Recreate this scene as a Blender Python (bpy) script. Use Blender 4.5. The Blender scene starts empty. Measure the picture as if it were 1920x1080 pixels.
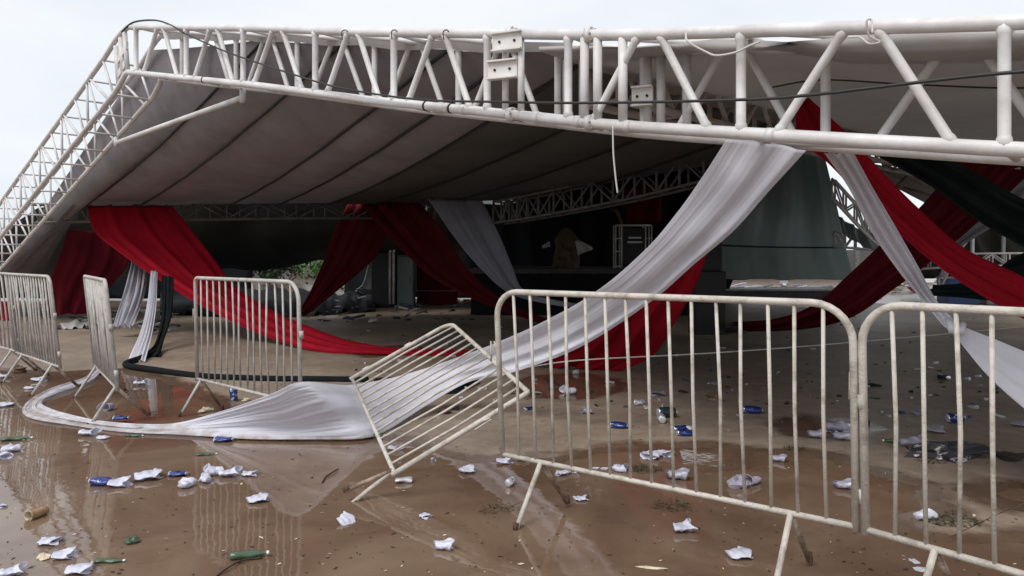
import bpy, math, random
import numpy as np
from mathutils import Vector, Matrix, noise

sc = bpy.context.scene
random.seed(4)
F = 1400.0; CX = 960.0; HY = 482.0; CH = 1.5

# ---------------------------------------------------------------- camera
cam_d = bpy.data.cameras.new('camera'); cam = bpy.data.objects.new('camera', cam_d)
sc.collection.objects.link(cam); sc.camera = cam
cam.location = (0, 0, CH); cam.rotation_euler = (math.radians(90), 0, 0)
cam_d.sensor_width = 36; cam_d.lens = 36 * F / 1920
cam_d.shift_y = -58 / 1920
cam_d.clip_end = 600; cam_d.clip_start = .05

# ---------------------------------------------------------------- overcast sky
SUN_EL = math.radians(52); SUN_ROT = math.radians(215)
w = bpy.data.worlds.new('World'); sc.world = w; w.use_nodes = True
nt = w.node_tree; nt.nodes.clear()
out = nt.nodes.new('ShaderNodeOutputWorld'); bg = nt.nodes.new('ShaderNodeBackground')
sky = nt.nodes.new('ShaderNodeTexSky'); sky.sky_type = 'NISHITA'; sky.sun_disc = False
sky.sun_elevation = SUN_EL; sky.sun_rotation = SUN_ROT
tc = nt.nodes.new('ShaderNodeTexCoord'); mp = nt.nodes.new('ShaderNodeMapping'); mp.inputs['Scale'].default_value = (1, 1, 2.6)
nz = nt.nodes.new('ShaderNodeTexNoise'); nz.inputs['Scale'].default_value = 1.7; nz.inputs['Detail'].default_value = 5; nz.inputs['Roughness'].default_value = .5
cr = nt.nodes.new('ShaderNodeValToRGB')
cr.color_ramp.elements[0].position = .32; cr.color_ramp.elements[0].color = (5.1, 5.6, 6.1, 1)
cr.color_ramp.elements[1].position = .62; cr.color_ramp.elements[1].color = (6.7, 6.8, 6.9, 1)
mx = nt.nodes.new('ShaderNodeMix'); mx.data_type = 'RGBA'; mx.inputs[0].default_value = .88
nt.links.new(tc.outputs['Generated'], mp.inputs['Vector']); nt.links.new(mp.outputs[0], nz.inputs['Vector'])
nt.links.new(nz.outputs['Fac'], cr.inputs[0])
nt.links.new(sky.outputs[0], mx.inputs[6]); nt.links.new(cr.outputs[0], mx.inputs[7])
nt.links.new(mx.outputs[2], bg.inputs[0]); bg.inputs[1].default_value = .1
nt.links.new(bg.outputs[0], out.inputs[0])
sun_d = bpy.data.lights.new('sun', 'SUN'); sun_d.energy = 1.5; sun_d.angle = math.radians(28); sun_d.color = (1, .96, .9)
sun = bpy.data.objects.new('sun', sun_d); sc.collection.objects.link(sun)
sd = Vector((math.sin(SUN_ROT) * math.cos(SUN_EL), math.cos(SUN_ROT) * math.cos(SUN_EL), math.sin(SUN_EL)))
sun.rotation_euler = (-sd).to_track_quat('-Z', 'Y').to_euler()
sc.view_settings.view_transform = 'Standard'; sc.view_settings.look = 'None'
sc.view_settings.exposure = 0.6; sc.view_settings.gamma = 1; sc.view_settings.use_curve_mapping = False

# ---------------------------------------------------------------- materials
MATS = {}
def mat(name, col, rough=.6, metal=0, spec=.5, trans=0, nscale=0, var=None, bump=0, bscale=30, coat=0, stretch=None, ior=None, translucent=0, rvar=0, p0=.36, p1=.66):
    m = bpy.data.materials.new(name); m.use_nodes = True; n = m.node_tree.nodes; l = m.node_tree.links
    b = n['Principled BSDF']; b.inputs['Base Color'].default_value = (*col, 1); b.inputs['Roughness'].default_value = rough
    b.inputs['Metallic'].default_value = metal; b.inputs['Specular IOR Level'].default_value = spec
    b.inputs['Transmission Weight'].default_value = trans; b.inputs['Coat Weight'].default_value = coat
    if ior: b.inputs['IOR'].default_value = ior
    t = n.new('ShaderNodeTexCoord'); mpn = n.new('ShaderNodeMapping'); l.new(t.outputs['Object'], mpn.inputs['Vector'])
    if stretch: mpn.inputs['Scale'].default_value = stretch
    if var:
        q = n.new('ShaderNodeTexNoise'); q.inputs['Scale'].default_value = nscale; q.inputs['Detail'].default_value = 8; q.inputs['Roughness'].default_value = .65
        l.new(mpn.outputs[0], q.inputs['Vector'])
        r = n.new('ShaderNodeValToRGB'); r.color_ramp.elements[0].position = p0; r.color_ramp.elements[1].position = p1
        r.color_ramp.elements[0].color = (*var, 1); r.color_ramp.elements[1].color = (*col, 1)
        l.new(q.outputs['Fac'], r.inputs[0]); l.new(r.outputs[0], b.inputs['Base Color'])
        if rvar:
            mr = n.new('ShaderNodeMapRange'); mr.inputs[1].default_value = .3; mr.inputs[2].default_value = .7
            mr.inputs[3].default_value = rough + rvar; mr.inputs[4].default_value = rough
            l.new(q.outputs['Fac'], mr.inputs[0]); l.new(mr.outputs[0], b.inputs['Roughness'])
    if bump:
        q2 = n.new('ShaderNodeTexNoise'); q2.inputs['Scale'].default_value = bscale; q2.inputs['Detail'].default_value = 5
        l.new(mpn.outputs[0], q2.inputs['Vector'])
        bp = n.new('ShaderNodeBump'); bp.inputs['Strength'].default_value = bump; bp.inputs['Distance'].default_value = .02
        l.new(q2.outputs['Fac'], bp.inputs['Height']); l.new(bp.outputs[0], b.inputs['Normal'])
    if translucent:
        tr = n.new('ShaderNodeBsdfTranslucent'); ms = n.new('ShaderNodeMixShader'); ms.inputs[0].default_value = translucent
        tr.inputs[0].default_value = (*col, 1)
        l.new(b.outputs[0], ms.inputs[1]); l.new(tr.outputs[0], ms.inputs[2]); l.new(ms.outputs[0], n['Material Output'].inputs[0])
    MATS[name] = m; return m
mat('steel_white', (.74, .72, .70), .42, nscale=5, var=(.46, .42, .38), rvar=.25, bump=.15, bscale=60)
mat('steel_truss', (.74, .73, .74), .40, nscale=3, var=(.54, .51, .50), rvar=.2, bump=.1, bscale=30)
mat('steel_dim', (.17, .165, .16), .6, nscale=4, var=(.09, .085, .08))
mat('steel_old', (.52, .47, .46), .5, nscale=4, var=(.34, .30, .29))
mat('tarp_shaded', (.11, .115, .11), .62, nscale=.9, var=(.07, .075, .07), bump=.4, bscale=3.5)  # greenish tarp, shade of the enclosed right end put into its colour
mat('barrier_paint', (.54, .50, .45), .42, nscale=9, var=(.29, .25, .21), p0=.33, p1=.52, rvar=.2, bump=.25, bscale=90)
mat('barrier_far', (.54, .52, .50), .5, nscale=9, var=(.33, .30, .27), rvar=.2)
mat('muddy_leg', (.42, .35, .28), .55, nscale=14, var=(.13, .07, .045), bump=.3, bscale=80)
mat('rust', (.10, .045, .03), .8, nscale=20, var=(.05, .025, .02))
mat('plate_paint', (.72, .70, .68), .5, nscale=6, var=(.62, .58, .54), bump=.1)
mat('hole', (.02, .02, .02), .9)
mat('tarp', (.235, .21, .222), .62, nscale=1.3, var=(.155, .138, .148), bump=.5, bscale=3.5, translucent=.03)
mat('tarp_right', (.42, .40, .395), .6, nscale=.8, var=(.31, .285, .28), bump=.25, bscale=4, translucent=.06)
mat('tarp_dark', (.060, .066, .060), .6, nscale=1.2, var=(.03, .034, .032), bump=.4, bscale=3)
mat('seam_black', (.02, .018, .02), .8)
mat('tarp_grey', (.44, .50, .49), .45, nscale=.7, var=(.33, .38, .37), bump=.3, bscale=1.2, translucent=.45)
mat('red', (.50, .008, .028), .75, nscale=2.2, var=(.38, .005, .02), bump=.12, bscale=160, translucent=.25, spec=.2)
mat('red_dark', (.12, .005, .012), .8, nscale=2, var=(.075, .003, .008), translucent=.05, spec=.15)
mat('white_cloth', (.87, .87, .93), .8, nscale=1.6, var=(.80, .80, .86), bump=.1, bscale=200, translucent=.42, spec=.2)
mat('sheer_white', (.62, .62, .68), .8, nscale=2, var=(.5, .49, .54), translucent=.25, spec=.2)
mat('grey_cloth', (.36, .36, .41), .8, nscale=2, var=(.28, .28, .33), translucent=.15, spec=.2)
mat('black_cloth', (.008, .009, .011), .85, nscale=3, var=(.006, .007, .008), spec=.15)
mat('green_black', (.012, .022, .022), .75, nscale=3, var=(.007, .012, .013), spec=.2)
mat('cable', (.02, .02, .022), .5)
mat('rope', (.55, .52, .5), .8)
mat('cup_white', (.86, .86, .95), .28, translucent=.3, nscale=25, var=(.66, .66, .78), spec=.6)
mat('cup_clear', (.60, .58, .68), .22, translucent=.35, nscale=25, var=(.42, .40, .48), spec=.7)
mat('can_blue', (.012, .035, .18), .25, metal=.2, nscale=22, var=(.7, .72, .8), spec=.7, p0=.36, p1=.42)
mat('can_silver', (.75, .75, .78), .3, metal=.5, nscale=22, var=(.12, .10, .25), p0=.36, p1=.44)
mat('can_end', (.8, .8, .82), .28, metal=.7)
mat('can_dark', (.01, .06, .055), .3, metal=.3, nscale=30, var=(.03, .03, .04))
mat('bottle_green', (.10, .22, .13), .2, translucent=.35, nscale=14, var=(.10, .12, .08), spec=.8)
mat('cap_white', (.75, .8, .75), .4)
mat('cardboard', (.42, .27, .15), .8, nscale=20, var=(.25, .14, .08))
mat('cream', (.72, .63, .48), .6, nscale=12, var=(.55, .45, .33))
mat('brown_stone', (.22, .14, .10), .8, nscale=20, var=(.12, .07, .05), bump=.5)
mat('stripe_cloth', (.03, .03, .035), .7, nscale=9, var=(.55, .5, .48), stretch=(1, 6, 1), p0=.38, p1=.42)
mat('wall_paint', (.14, .135, .13), .8, nscale=.6, var=(.07, .068, .065))
mat('leaf_green', (.055, .058, .022), .6, nscale=40, var=(.03, .03, .012))
mat('leaf_dark', (.035, .025, .015), .7)
mat('bush', (.10, .22, .045), .6, nscale=4, var=(.02, .05, .012))
mat('foliage_dark', (.035, .06, .02), .6, nscale=4, var=(.015, .03, .01))
mat('wood', (.16, .10, .06), .7, nscale=8, var=(.08, .05, .03))
mat('speaker_black', (.012, .012, .013), .55)
mat('grille', (.022, .022, .024), .5, metal=.3)
mat('paper', (.55, .53, .52), .7, nscale=10, var=(.35, .33, .33))
mat('deck', (.07, .06, .06), .75, nscale=4, var=(.035, .03, .03))
mat('tan_cloth', (.13, .085, .035), .8, nscale=5, var=(.04, .025, .012))
mat('grey_metal', (.20, .21, .21), .5, nscale=3, var=(.12, .12, .13))
mat('blue_plastic', (.02, .05, .16), .5)
mat('screen_label', (.65, .65, .66), .5)

# concrete: wetter near / below the water level (world z), with stains
def ground_mat(name='wet_concrete'):
    m = bpy.data.materials.new(name); m.use_nodes = True; n = m.node_tree.nodes; l = m.node_tree.links
    b = n['Principled BSDF']
    g = n.new('ShaderNodeNewGeometry'); sx = n.new('ShaderNodeSeparateXYZ'); l.new(g.outputs['Position'], sx.inputs[0])
    def nse(scale, det=6, ro=.6):
        q = n.new('ShaderNodeTexNoise'); q.inputs['Scale'].default_value = scale; q.inputs['Detail'].default_value = det; q.inputs['Roughness'].default_value = ro
        l.new(g.outputs['Position'], q.inputs['Vector']); return q
    def ramp(src, p0, p1, c0, c1):
        r = n.new('ShaderNodeValToRGB'); r.color_ramp.elements[0].position = p0; r.color_ramp.elements[1].position = p1
        r.color_ramp.elements[0].color = (*c0, 1); r.color_ramp.elements[1].color = (*c1, 1); l.new(src, r.inputs[0]); return r
    n1 = nse(.7); n2 = nse(6, 9, .7); n3 = nse(60, 4); n4 = nse(2.2, 7, .7)
    base = ramp(n1.outputs['Fac'], .36, .64, (.265, .205, .160), (.375, .305, .240))
    fine = ramp(n2.outputs['Fac'], .3, .72, (.66, .62, .60), (1.1, 1.1, 1.1))
    mul = n.new('ShaderNodeMix'); mul.data_type = 'RGBA'; mul.blend_type = 'MULTIPLY'; mul.inputs[0].default_value = 1
    l.new(base.outputs[0], mul.inputs[6]); l.new(fine.outputs[0], mul.inputs[7])
    # wetness from height above water + noise
    mr = n.new('ShaderNodeMapRange'); mr.inputs[1].default_value = .0055; mr.inputs[2].default_value = .0090
    mr.inputs[3].default_value = 1; mr.inputs[4].default_value = 0
    ad = n.new('ShaderNodeMath'); ad.operation = 'MULTIPLY_ADD'; ad.inputs[1].default_value = -.012; l.new(n4.outputs['Fac'], ad.inputs[0])
    az = n.new('ShaderNodeMath'); az.operation = 'ADD'; az.inputs[1].default_value = .006; l.new(sx.outputs[2], az.inputs[0])
    l.new(az.outputs[0], ad.inputs[2]); l.new(ad.outputs[0], mr.inputs[0])
    wet = n.new('ShaderNodeMix'); wet.data_type = 'RGBA'; wet.blend_type = 'MULTIPLY'
    l.new(mr.outputs[0], wet.inputs[0]); l.new(mul.outputs[2], wet.inputs[6]); wet.inputs[7].default_value = (.48, .40, .35, 1)
    l.new(wet.outputs[2], b.inputs['Base Color'])
    rr = n.new('ShaderNodeMapRange'); rr.inputs[3].default_value = .52; rr.inputs[4].default_value = .2; l.new(mr.outputs[0], rr.inputs[0])
    ra = n.new('ShaderNodeMath'); ra.operation = 'MULTIPLY_ADD'; ra.inputs[1].default_value = .22; l.new(n4.outputs['Fac'], ra.inputs[0]); 
    sb = n.new('ShaderNodeMath'); sb.operation = 'SUBTRACT'; sb.inputs[1].default_value = .11; l.new(rr.outputs[0], sb.inputs[0]); l.new(sb.outputs[0], ra.inputs[2])
    l.new(ra.outputs[0], b.inputs['Roughness'])
    bp = n.new('ShaderNodeBump'); bp.inputs['Strength'].default_value = .25; bp.inputs['Distance'].default_value = .004
    l.new(n3.outputs['Fac'], bp.inputs['Height']); l.new(bp.outputs[0], b.inputs['Normal'])
    MATS[name] = m
ground_mat()
def water_mat(name='muddy_water'):
    m = bpy.data.materials.new(name); m.use_nodes = True; n = m.node_tree.nodes; l = m.node_tree.links
    b = n['Principled BSDF']
    g = n.new('ShaderNodeNewGeometry')
    q = n.new('ShaderNodeTexNoise'); q.inputs['Scale'].default_value = 1.1; q.inputs['Detail'].default_value = 9; q.inputs['Roughness'].default_value = .62
    q.inputs['Distortion'].default_value = .6
    l.new(g.outputs['Position'], q.inputs['Vector'])
    r = n.new('ShaderNodeValToRGB'); e = r.color_ramp.elements
    e[0].position = .34; e[0].color = (.128, .076, .050, 1); e[1].position = .66; e[1].color = (.220, .152, .105, 1)
    x = e.new(.5); x.color = (.172, .110, .074, 1)
    l.new(q.outputs['Fac'], r.inputs[0]); l.new(r.outputs[0], b.inputs['Base Color'])
    b.inputs['Roughness'].default_value = .035; b.inputs['IOR'].default_value = 1.45
    q2 = n.new('ShaderNodeTexNoise'); q2.inputs['Scale'].default_value = 2.6; q2.inputs['Detail'].default_value = 3
    l.new(g.outputs['Position'], q2.inputs['Vector'])
    bp = n.new('ShaderNodeBump'); bp.inputs['Strength'].default_value = .35; bp.inputs['Distance'].default_value = .008
    l.new(q2.outputs['Fac'], bp.inputs['Height']); l.new(bp.outputs[0], b.inputs['Normal'])
    MATS[name] = m
water_mat()

def mud_hem(name):
    m = MATS[name]; n = m.node_tree.nodes; l = m.node_tree.links; b = n['Principled BSDF']; src = b.inputs['Base Color'].links[0].from_socket
    g = n.new('ShaderNodeNewGeometry'); sx = n.new('ShaderNodeSeparateXYZ'); l.new(g.outputs['Position'], sx.inputs[0])
    q = n.new('ShaderNodeTexNoise'); q.inputs['Scale'].default_value = 7; q.inputs['Detail'].default_value = 8; q.inputs['Roughness'].default_value = .7; l.new(g.outputs['Position'], q.inputs['Vector'])
    a = n.new('ShaderNodeMath'); a.operation = 'MULTIPLY_ADD'; a.inputs[1].default_value = -.16; l.new(q.outputs['Fac'], a.inputs[0]); l.new(sx.outputs[2], a.inputs[2])
    r = n.new('ShaderNodeMapRange'); r.inputs[1].default_value = -.075; r.inputs[2].default_value = -.035; r.inputs[3].default_value = .75; r.inputs[4].default_value = 0; l.new(a.outputs[0], r.inputs[0])
    x = n.new('ShaderNodeMix'); x.data_type = 'RGBA'; l.new(r.outputs[0], x.inputs[0]); l.new(src, x.inputs[6]); x.inputs[7].default_value = (.40, .31, .25, 1); l.new(x.outputs[2], b.inputs['Base Color'])
mud_hem('white_cloth')
# ---------------------------------------------------------------- helpers
def P(X, Y, d): return Vector(((X - CX) / F * d, d, CH - (Y - HY) / F * d))       # a measured photo point at distance d
def G(X, Y, z=0.0):                                                                # a measured photo point on the ground
    d = (CH - z) * F / (Y - HY); return Vector(((X - CX) / F * d, d, z))
def link(o): sc.collection.objects.link(o); return o
def tag(o, label=None, cat=None, group=None, kind=None):
    if label: o['label'] = label
    if cat: o['category'] = cat
    if group: o['group'] = group
    if kind: o['kind'] = kind
    return o
def empty(name, loc=(0, 0, 0)):
    o = bpy.data.objects.new(name, None); o.location = loc; o.empty_display_size = .2; return link(o)
def mesh_obj(name, verts, faces, m, parent=None, smooth=False, loc=None, mats=None, fm=None):
    me = bpy.data.meshes.new(name); me.from_pydata([tuple(v) for v in verts], [], faces); me.update()
    for mm in (mats or [m]): me.materials.append(MATS[mm])
    if fm:
        for p, i in zip(me.polygons, fm): p.material_index = i
    if smooth: me.polygons.foreach_set('use_smooth', [True] * len(me.polygons))
    o = bpy.data.objects.new(name, me); link(o)
    if parent: o.parent = parent
    if loc is not None: o.location = loc
    return o
class MB:
    def __init__(s): s.v = []; s.f = []; s.m = []
    def tube(s, pts, r, n=8, caps=True, mi=0):
        pts = [Vector(p) for p in pts]; rs = r if isinstance(r, (list, tuple)) else [r] * len(pts)
        base = len(s.v); up = None
        for i, p in enumerate(pts):
            t = (pts[min(i + 1, len(pts) - 1)] - pts[max(i - 1, 0)]).normalized()
            if up is None:
                up = Vector((0, 0, 1)) if abs(t.z) < .9 else Vector((1, 0, 0))
            a = t.cross(up).normalized(); c = a.cross(t).normalized(); up = c
            for k in range(n):
                q = 2 * math.pi * k / n; s.v.append(p + (a * math.cos(q) + c * math.sin(q)) * rs[i])
        for i in range(len(pts) - 1):
            for k in range(n):
                a0 = base + i * n + k; a1 = base + i * n + (k + 1) % n
                s.f.append((a0, a1, a1 + n, a0 + n)); s.m.append(mi)
        if caps:
            s.f.append(tuple(base + k for k in range(n))[::-1]); s.m.append(mi)
            s.f.append(tuple(base + (len(pts) - 1) * n + k for k in range(n))); s.m.append(mi)
        return s
    def box(s, c, sx, sy, sz, ax=None, ay=None, az=None, mi=0):
        c = Vector(c); ax = ax or Vector((1, 0, 0)); ay = ay or Vector((0, 1, 0)); az = az or Vector((0, 0, 1)); b = len(s.v)
        for dz in (-1, 1):
            for dx, dy in ((-1, -1), (1, -1), (1, 1), (-1, 1)):
                s.v.append(c + ax * dx * sx / 2 + ay * dy * sy / 2 + az * dz * sz / 2)
        for f in ((0, 3, 2, 1), (4, 5, 6, 7), (0, 1, 5, 4), (1, 2, 6, 5), (2, 3, 7, 6), (3, 0, 4, 7)):
            s.f.append(tuple(b + i for i in f)); s.m.append(mi)
        return s
    def build(s, name, m, parent=None, smooth=False, mats=None, off=None):
        v = s.v if off is None else [Vector(p) - Vector(off) for p in s.v]
        return mesh_obj(name, v, s.f, m, parent, smooth, mats=mats, fm=s.m if mats else None)
def tube_obj(name, pts, r, m, parent=None, n=8):
    off = parent.location if parent else None
    return MB().tube(pts, r, n).build(name, m, parent, True, off=off)
def catmull(pts, t):
    n = len(pts) - 1; x = min(max(t, 0), 1) * n; i = min(int(x), n - 1); u = x - i
    p1, p2 = pts[i], pts[i + 1]; p0 = pts[i - 1] if i else p1 * 2 - p2; p3 = pts[i + 2] if i + 2 <= n else p2 * 2 - p1
    return .5 * ((2 * p1) + (-p0 + p2) * u + (2 * p0 - 5 * p1 + 4 * p2 - p3) * u * u + (-p0 + 3 * p1 - 3 * p2 + p3) * u ** 3)
def loft(rows, nu, nv, amp=0.0, nf=5, seed=0, floor=None, ampf=None, wrinkle=0.0, fine=1.0):
    """rows: points across at stations along the cloth; longitudinal folds displaced along the normal"""
    m = len(rows[0]); V = np.zeros((nu + 1, nv + 1, 3))
    cols = [[r[j] for r in rows] for j in range(m)]
    for i in range(nu + 1):
        cs = [catmull(c, i / nu) for c in cols]
        for j in range(nv + 1): V[i, j] = catmull(cs, j / nv) if m > 2 else cs[0].lerp(cs[1], j / nv)
    du = np.gradient(V, axis=0); dv = np.gradient(V, axis=1); N = np.cross(du, dv); N /= np.linalg.norm(N, axis=2, keepdims=True) + 1e-9
    rnd = random.Random(seed); ph = [rnd.uniform(0, 6.28) for _ in range(8)]; fr = [rnd.uniform(.6, 1.5) for _ in range(4)]
    for i in range(nu + 1):
        t = i / nu; a = amp * (ampf(t) if ampf else 1)
        for j in range(nv + 1):
            s = j / nv
            d = math.sin(6.28 * nf * fr[0] * s + ph[0] + .8 * math.sin(2.5 * t + ph[4])) + .6 * math.sin(6.28 * nf * fr[1] * 1.7 * s + ph[1] + 1.5 * t) + fine * .35 * math.sin(6.28 * nf * 3.1 * s + ph[2] + 2 * math.sin(4 * t)) + fine * .16 * math.sin(6.28 * nf * 6.7 * s + ph[3] + 3 * math.sin(2.2 * t + ph[5]))
            if wrinkle: d += (.5 if t > .5 else 0) * math.sin(6.28 * nf * 4.3 * s + 5 * math.sin(7 * t)) + (.35 if t > .5 else 0) * math.sin(6.28 * nf * 7.9 * s + 9 * t)
            if wrinkle: d += wrinkle * noise.noise(Vector((V[i, j][0] * 3, V[i, j][1] * 3, V[i, j][2] * 3 + seed)))*2
            edge = min(1, 6 * min(s, 1 - s) + .25)
            V[i, j] += N[i, j] * d * a * edge
            if floor is not None and V[i, j][2] < floor: V[i, j][2] = floor + .004 * abs(math.sin(17 * s + 9 * t))
    vs = V.reshape(-1, 3); fs = [(i * (nv + 1) + j, i * (nv + 1) + j + 1, (i + 1) * (nv + 1) + j + 1, (i + 1) * (nv + 1) + j) for i in range(nu) for j in range(nv)]
    return vs, fs
def cloth(name, m, label, cat, rows, nu=60, nv=32, amp=.02, nf=4, seed=0, floor=None, group=None, ampf=None, wrinkle=0.0, fine=1.0):
    rows = [[p if isinstance(p, Vector) else (P(*p)) for p in r] for r in rows]
    vs, fs = loft(rows, nu, nv, amp, nf, seed, floor, ampf, wrinkle, fine)
    o = mesh_obj(name, vs, fs, m, smooth=True)
    s = o.modifiers.new('thickness', 'SOLIDIFY'); s.thickness = .003; s.offset = 0
    return tag(o, label, cat, group)

# ================================================================ THE GROUND
def sdist(px, py, poly):
    d = np.full(px.shape, 1e9); inside = np.zeros(px.shape, bool); n = len(poly)
    for i in range(n):
        ax, ay = poly[i]; bx, by = poly[(i + 1) % n]
        ex, ey = bx - ax, by - ay; t = np.clip(((px - ax) * ex + (py - ay) * ey) / (ex * ex + ey * ey + 1e-12), 0, 1)
        d = np.minimum(d, np.hypot(px - ax - t * ex, py - ay - t * ey))
        c = ((ay > py) != (by > py)) & (px < (bx - ax) * (py - ay) / (by - ay + 1e-12) + ax); inside ^= c
    return np.where(inside, -d, d)
pud_px = [
    [(-500, 720), (-60, 690), (90, 702), (190, 696), (262, 694), (330, 720), (420, 770), (600, 800), (760, 832), (890, 866), (1040, 866), (1120, 846), (1250, 838), (1450, 848), (1560, 860),
     (1640, 892), (1715, 914), (1735, 958), (1690, 1000), (1800, 1016), (2100, 1020), (2600, 1500), (2600, 2600), (-1500, 2600), (-1500, 1000)],
    [(985, 722), (1010, 707), (1080, 704), (1140, 716), (1150, 732), (1090, 745), (1010, 743)],
    [(1480, 798), (1530, 789), (1600, 792), (1625, 802), (1560, 815), (1495, 812)],
    [(1845, 925), (1890, 918), (1990, 922), (1980, 942), (1880, 940)],
    [(640, 655), (760, 650), (800, 660), (700, 668)],
]
PUD = [[(G(x, y).x, G(x, y).y) for x, y in p] for p in pud_px]
def nz2(x, y, s, o=0): return np.array([noise.noise(Vector((a * s, b * s, o))) for a, b in zip(x.ravel(), y.ravel())]).reshape(x.shape)
def gheight(x, y):
    d = np.full(x.shape, 1e9)
    for p in PUD: d = np.minimum(d, sdist(x, y, p))
    d = d + .12 * nz2(x, y, 1.3) + .05 * nz2(x, y, 5, 3)
    t = np.clip(d / .45 * .5 + .5, 0, 1); t = t * t * (3 - 2 * t)
    return -.010 + .022 * t + .0018 * nz2(x, y, 2.4, 7) + .0016 * nz2(x, y, 8.5, 2)
ground = mesh_obj('ground', [(-300, -60, -.03), (300, -60, -.03), (300, 400, -.03), (-300, 400, -.03)], [(0, 1, 2, 3)], 'wet_concrete')
tag(ground, 'wide flat apron of wet brown concrete under the fallen tent', kind='structure')
E1 = Vector((.81, .586, 0)).normalized(); E2 = Vector((E1.y, -E1.x, 0)); O = Vector((3.11, 4.54, 0)); S = 3.6; GAP = .007
offb = (Vector((-.3, 3.96, 0)) - O).dot(E1)
for a in range(-6, 6):
    for b in range(-6, 4):
        c = O + E1 * (offb + (a + .5) * S) + E2 * ((b + .5) * S)
        if c.y < -2.5 or c.y > 24 or abs(c.x) > 17: continue
        n = 70 if c.y < 8 and abs(c.x) < 6 else 22
        gp = GAP if c.y < 8 else .0008
        g = np.linspace(-S / 2 + gp / 2, S / 2 - gp / 2, n + 1); A, B = np.meshgrid(g, g, indexing='ij')
        x = c.x + E1.x * A + E2.x * B; y = c.y + E1.y * A + E2.y * B; z = gheight(x, y)
        vs = np.stack([x, y, z], -1).reshape(-1, 3); k = n + 1
        fs = [(i * k + j, i * k + j + 1, (i + 1) * k + j + 1, (i + 1) * k + j)[::-1] for i in range(n) for j in range(n)]
        vs = [list(v) for v in vs]; b0 = len(vs)
        nb_ = len(vs)
        ring = [i * k for i in range(n)] + [n * k + j for j in range(n)] + [i * k + n for i in range(n, 0, -1)] + [j for j in range(n, 0, -1)]
        L = len(ring)
        for r in ring: vs.append(list(vs[r]))
        for r in ring: vs.append([vs[r][0], vs[r][1], -.035])
        for i in range(L): fs.append((b0 + i, b0 + L + i, b0 + L + (i + 1) % L, b0 + (i + 1) % L)[::-1])
        mesh_obj('concrete_slab', vs, fs, 'wet_concrete', ground, True)
# concrete beyond the slabs that can be told apart
far = mesh_obj('ground', [], [], 'wet_concrete') if False else None
xx = []; ff = []
def sheet(x0, y0, x1, y1, z): 
    b = len(xx); xx.extend([(x0, y0, z), (x1, y0, z), (x1, y1, z), (x0, y1, z)]); ff.append((b, b + 1, b + 2, b + 3))
sheet(-300, 19.5, 300, 400, .002); sheet(-300, -60, -13.5, 19.5, .002); sheet(13.5, -60, 300, 19.5, .002)
o = mesh_obj('concrete_apron', xx, ff, 'wet_concrete'); tag(o, 'wet brown concrete stretching away behind the stage', kind='structure')
pw = mesh_obj('puddle_water', [(-13, .3, 0), (9, .3, 0), (9, 13, 0), (-13, 13, 0)], [(0, 1, 2, 3)], 'muddy_water')
tag(pw, 'shallow muddy brown rainwater standing in the foreground', kind='structure')

# ================================================================ TRUSSES
def web(pts, r, root, nm='brace'):
    a, b = Vector(pts[0]), Vector(pts[1]); d = (b - a).normalized(); s_ = R_ * 1.15
    ps = [a, a + d * s_, a + d * (s_ + .012), a + d * (s_ + .02), b - d * (s_ + .02), b - d * (s_ + .012), b - d * s_, b]
    off = root.location
    return MB().tube(ps, [r * 1.22, r * 1.22, r * 1.15, r, r, r * 1.15, r * 1.22, r * 1.22], 10).build(nm, 'steel_truss', root, True, off=off)
def box_truss(root, A, h, wv, r, rw, mat_, n_mod, lam=True, rungs=1, up_fn=None, skip=None, diag_bottom=False):
    """A(t): front bottom chord point, t in 0..1; h: up vector; wv: back vector"""
    pt = lambda t: A(t)
    ts = [i / n_mod for i in range(n_mod + 1)]
    for ou, ob in ((0, 0), (1, 0), (0, 1), (1, 1)):
        tube_obj('chord', [pt(t) + h * ou + wv * ob for t in np.linspace(0, 1, max(3, n_mod + 1))], r, mat_, root, 12)
    for i, t in enumerate(ts):
        p = pt(t)
        for ob in (0, 1): tube_obj('upright', [p + wv * ob, p + wv * ob + h], rw * 1.1, mat_, root, 8)
        for ou in (0, 1): tube_obj('rung', [p + h * ou, p + h * ou + wv], rw * .8, mat_, root, 6)
        if i == n_mod: break
        q = pt(ts[i + 1])
        for ob in (0, 1):
            o = wv * ob; sh = .5 if ob else 0
            if lam:
                m0 = p.lerp(q, .46) + h + o; m1 = p.lerp(q, .56) + h + o
                tube_obj('brace', [p.lerp(q, .15) + o, m0], rw, mat_, root, 8); tube_obj('brace', [q.lerp(p, .18) + o, m1], rw, mat_, root, 8)
            else:
                tube_obj('brace', [p + o, q + h + o] if i % 2 else [p + h + o, q + o], rw, mat_, root, 6)
        if diag_bottom: tube_obj('brace', [p, q + wv] if i % 2 else [p + wv, q], rw * .8, mat_, root, 6)

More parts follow.
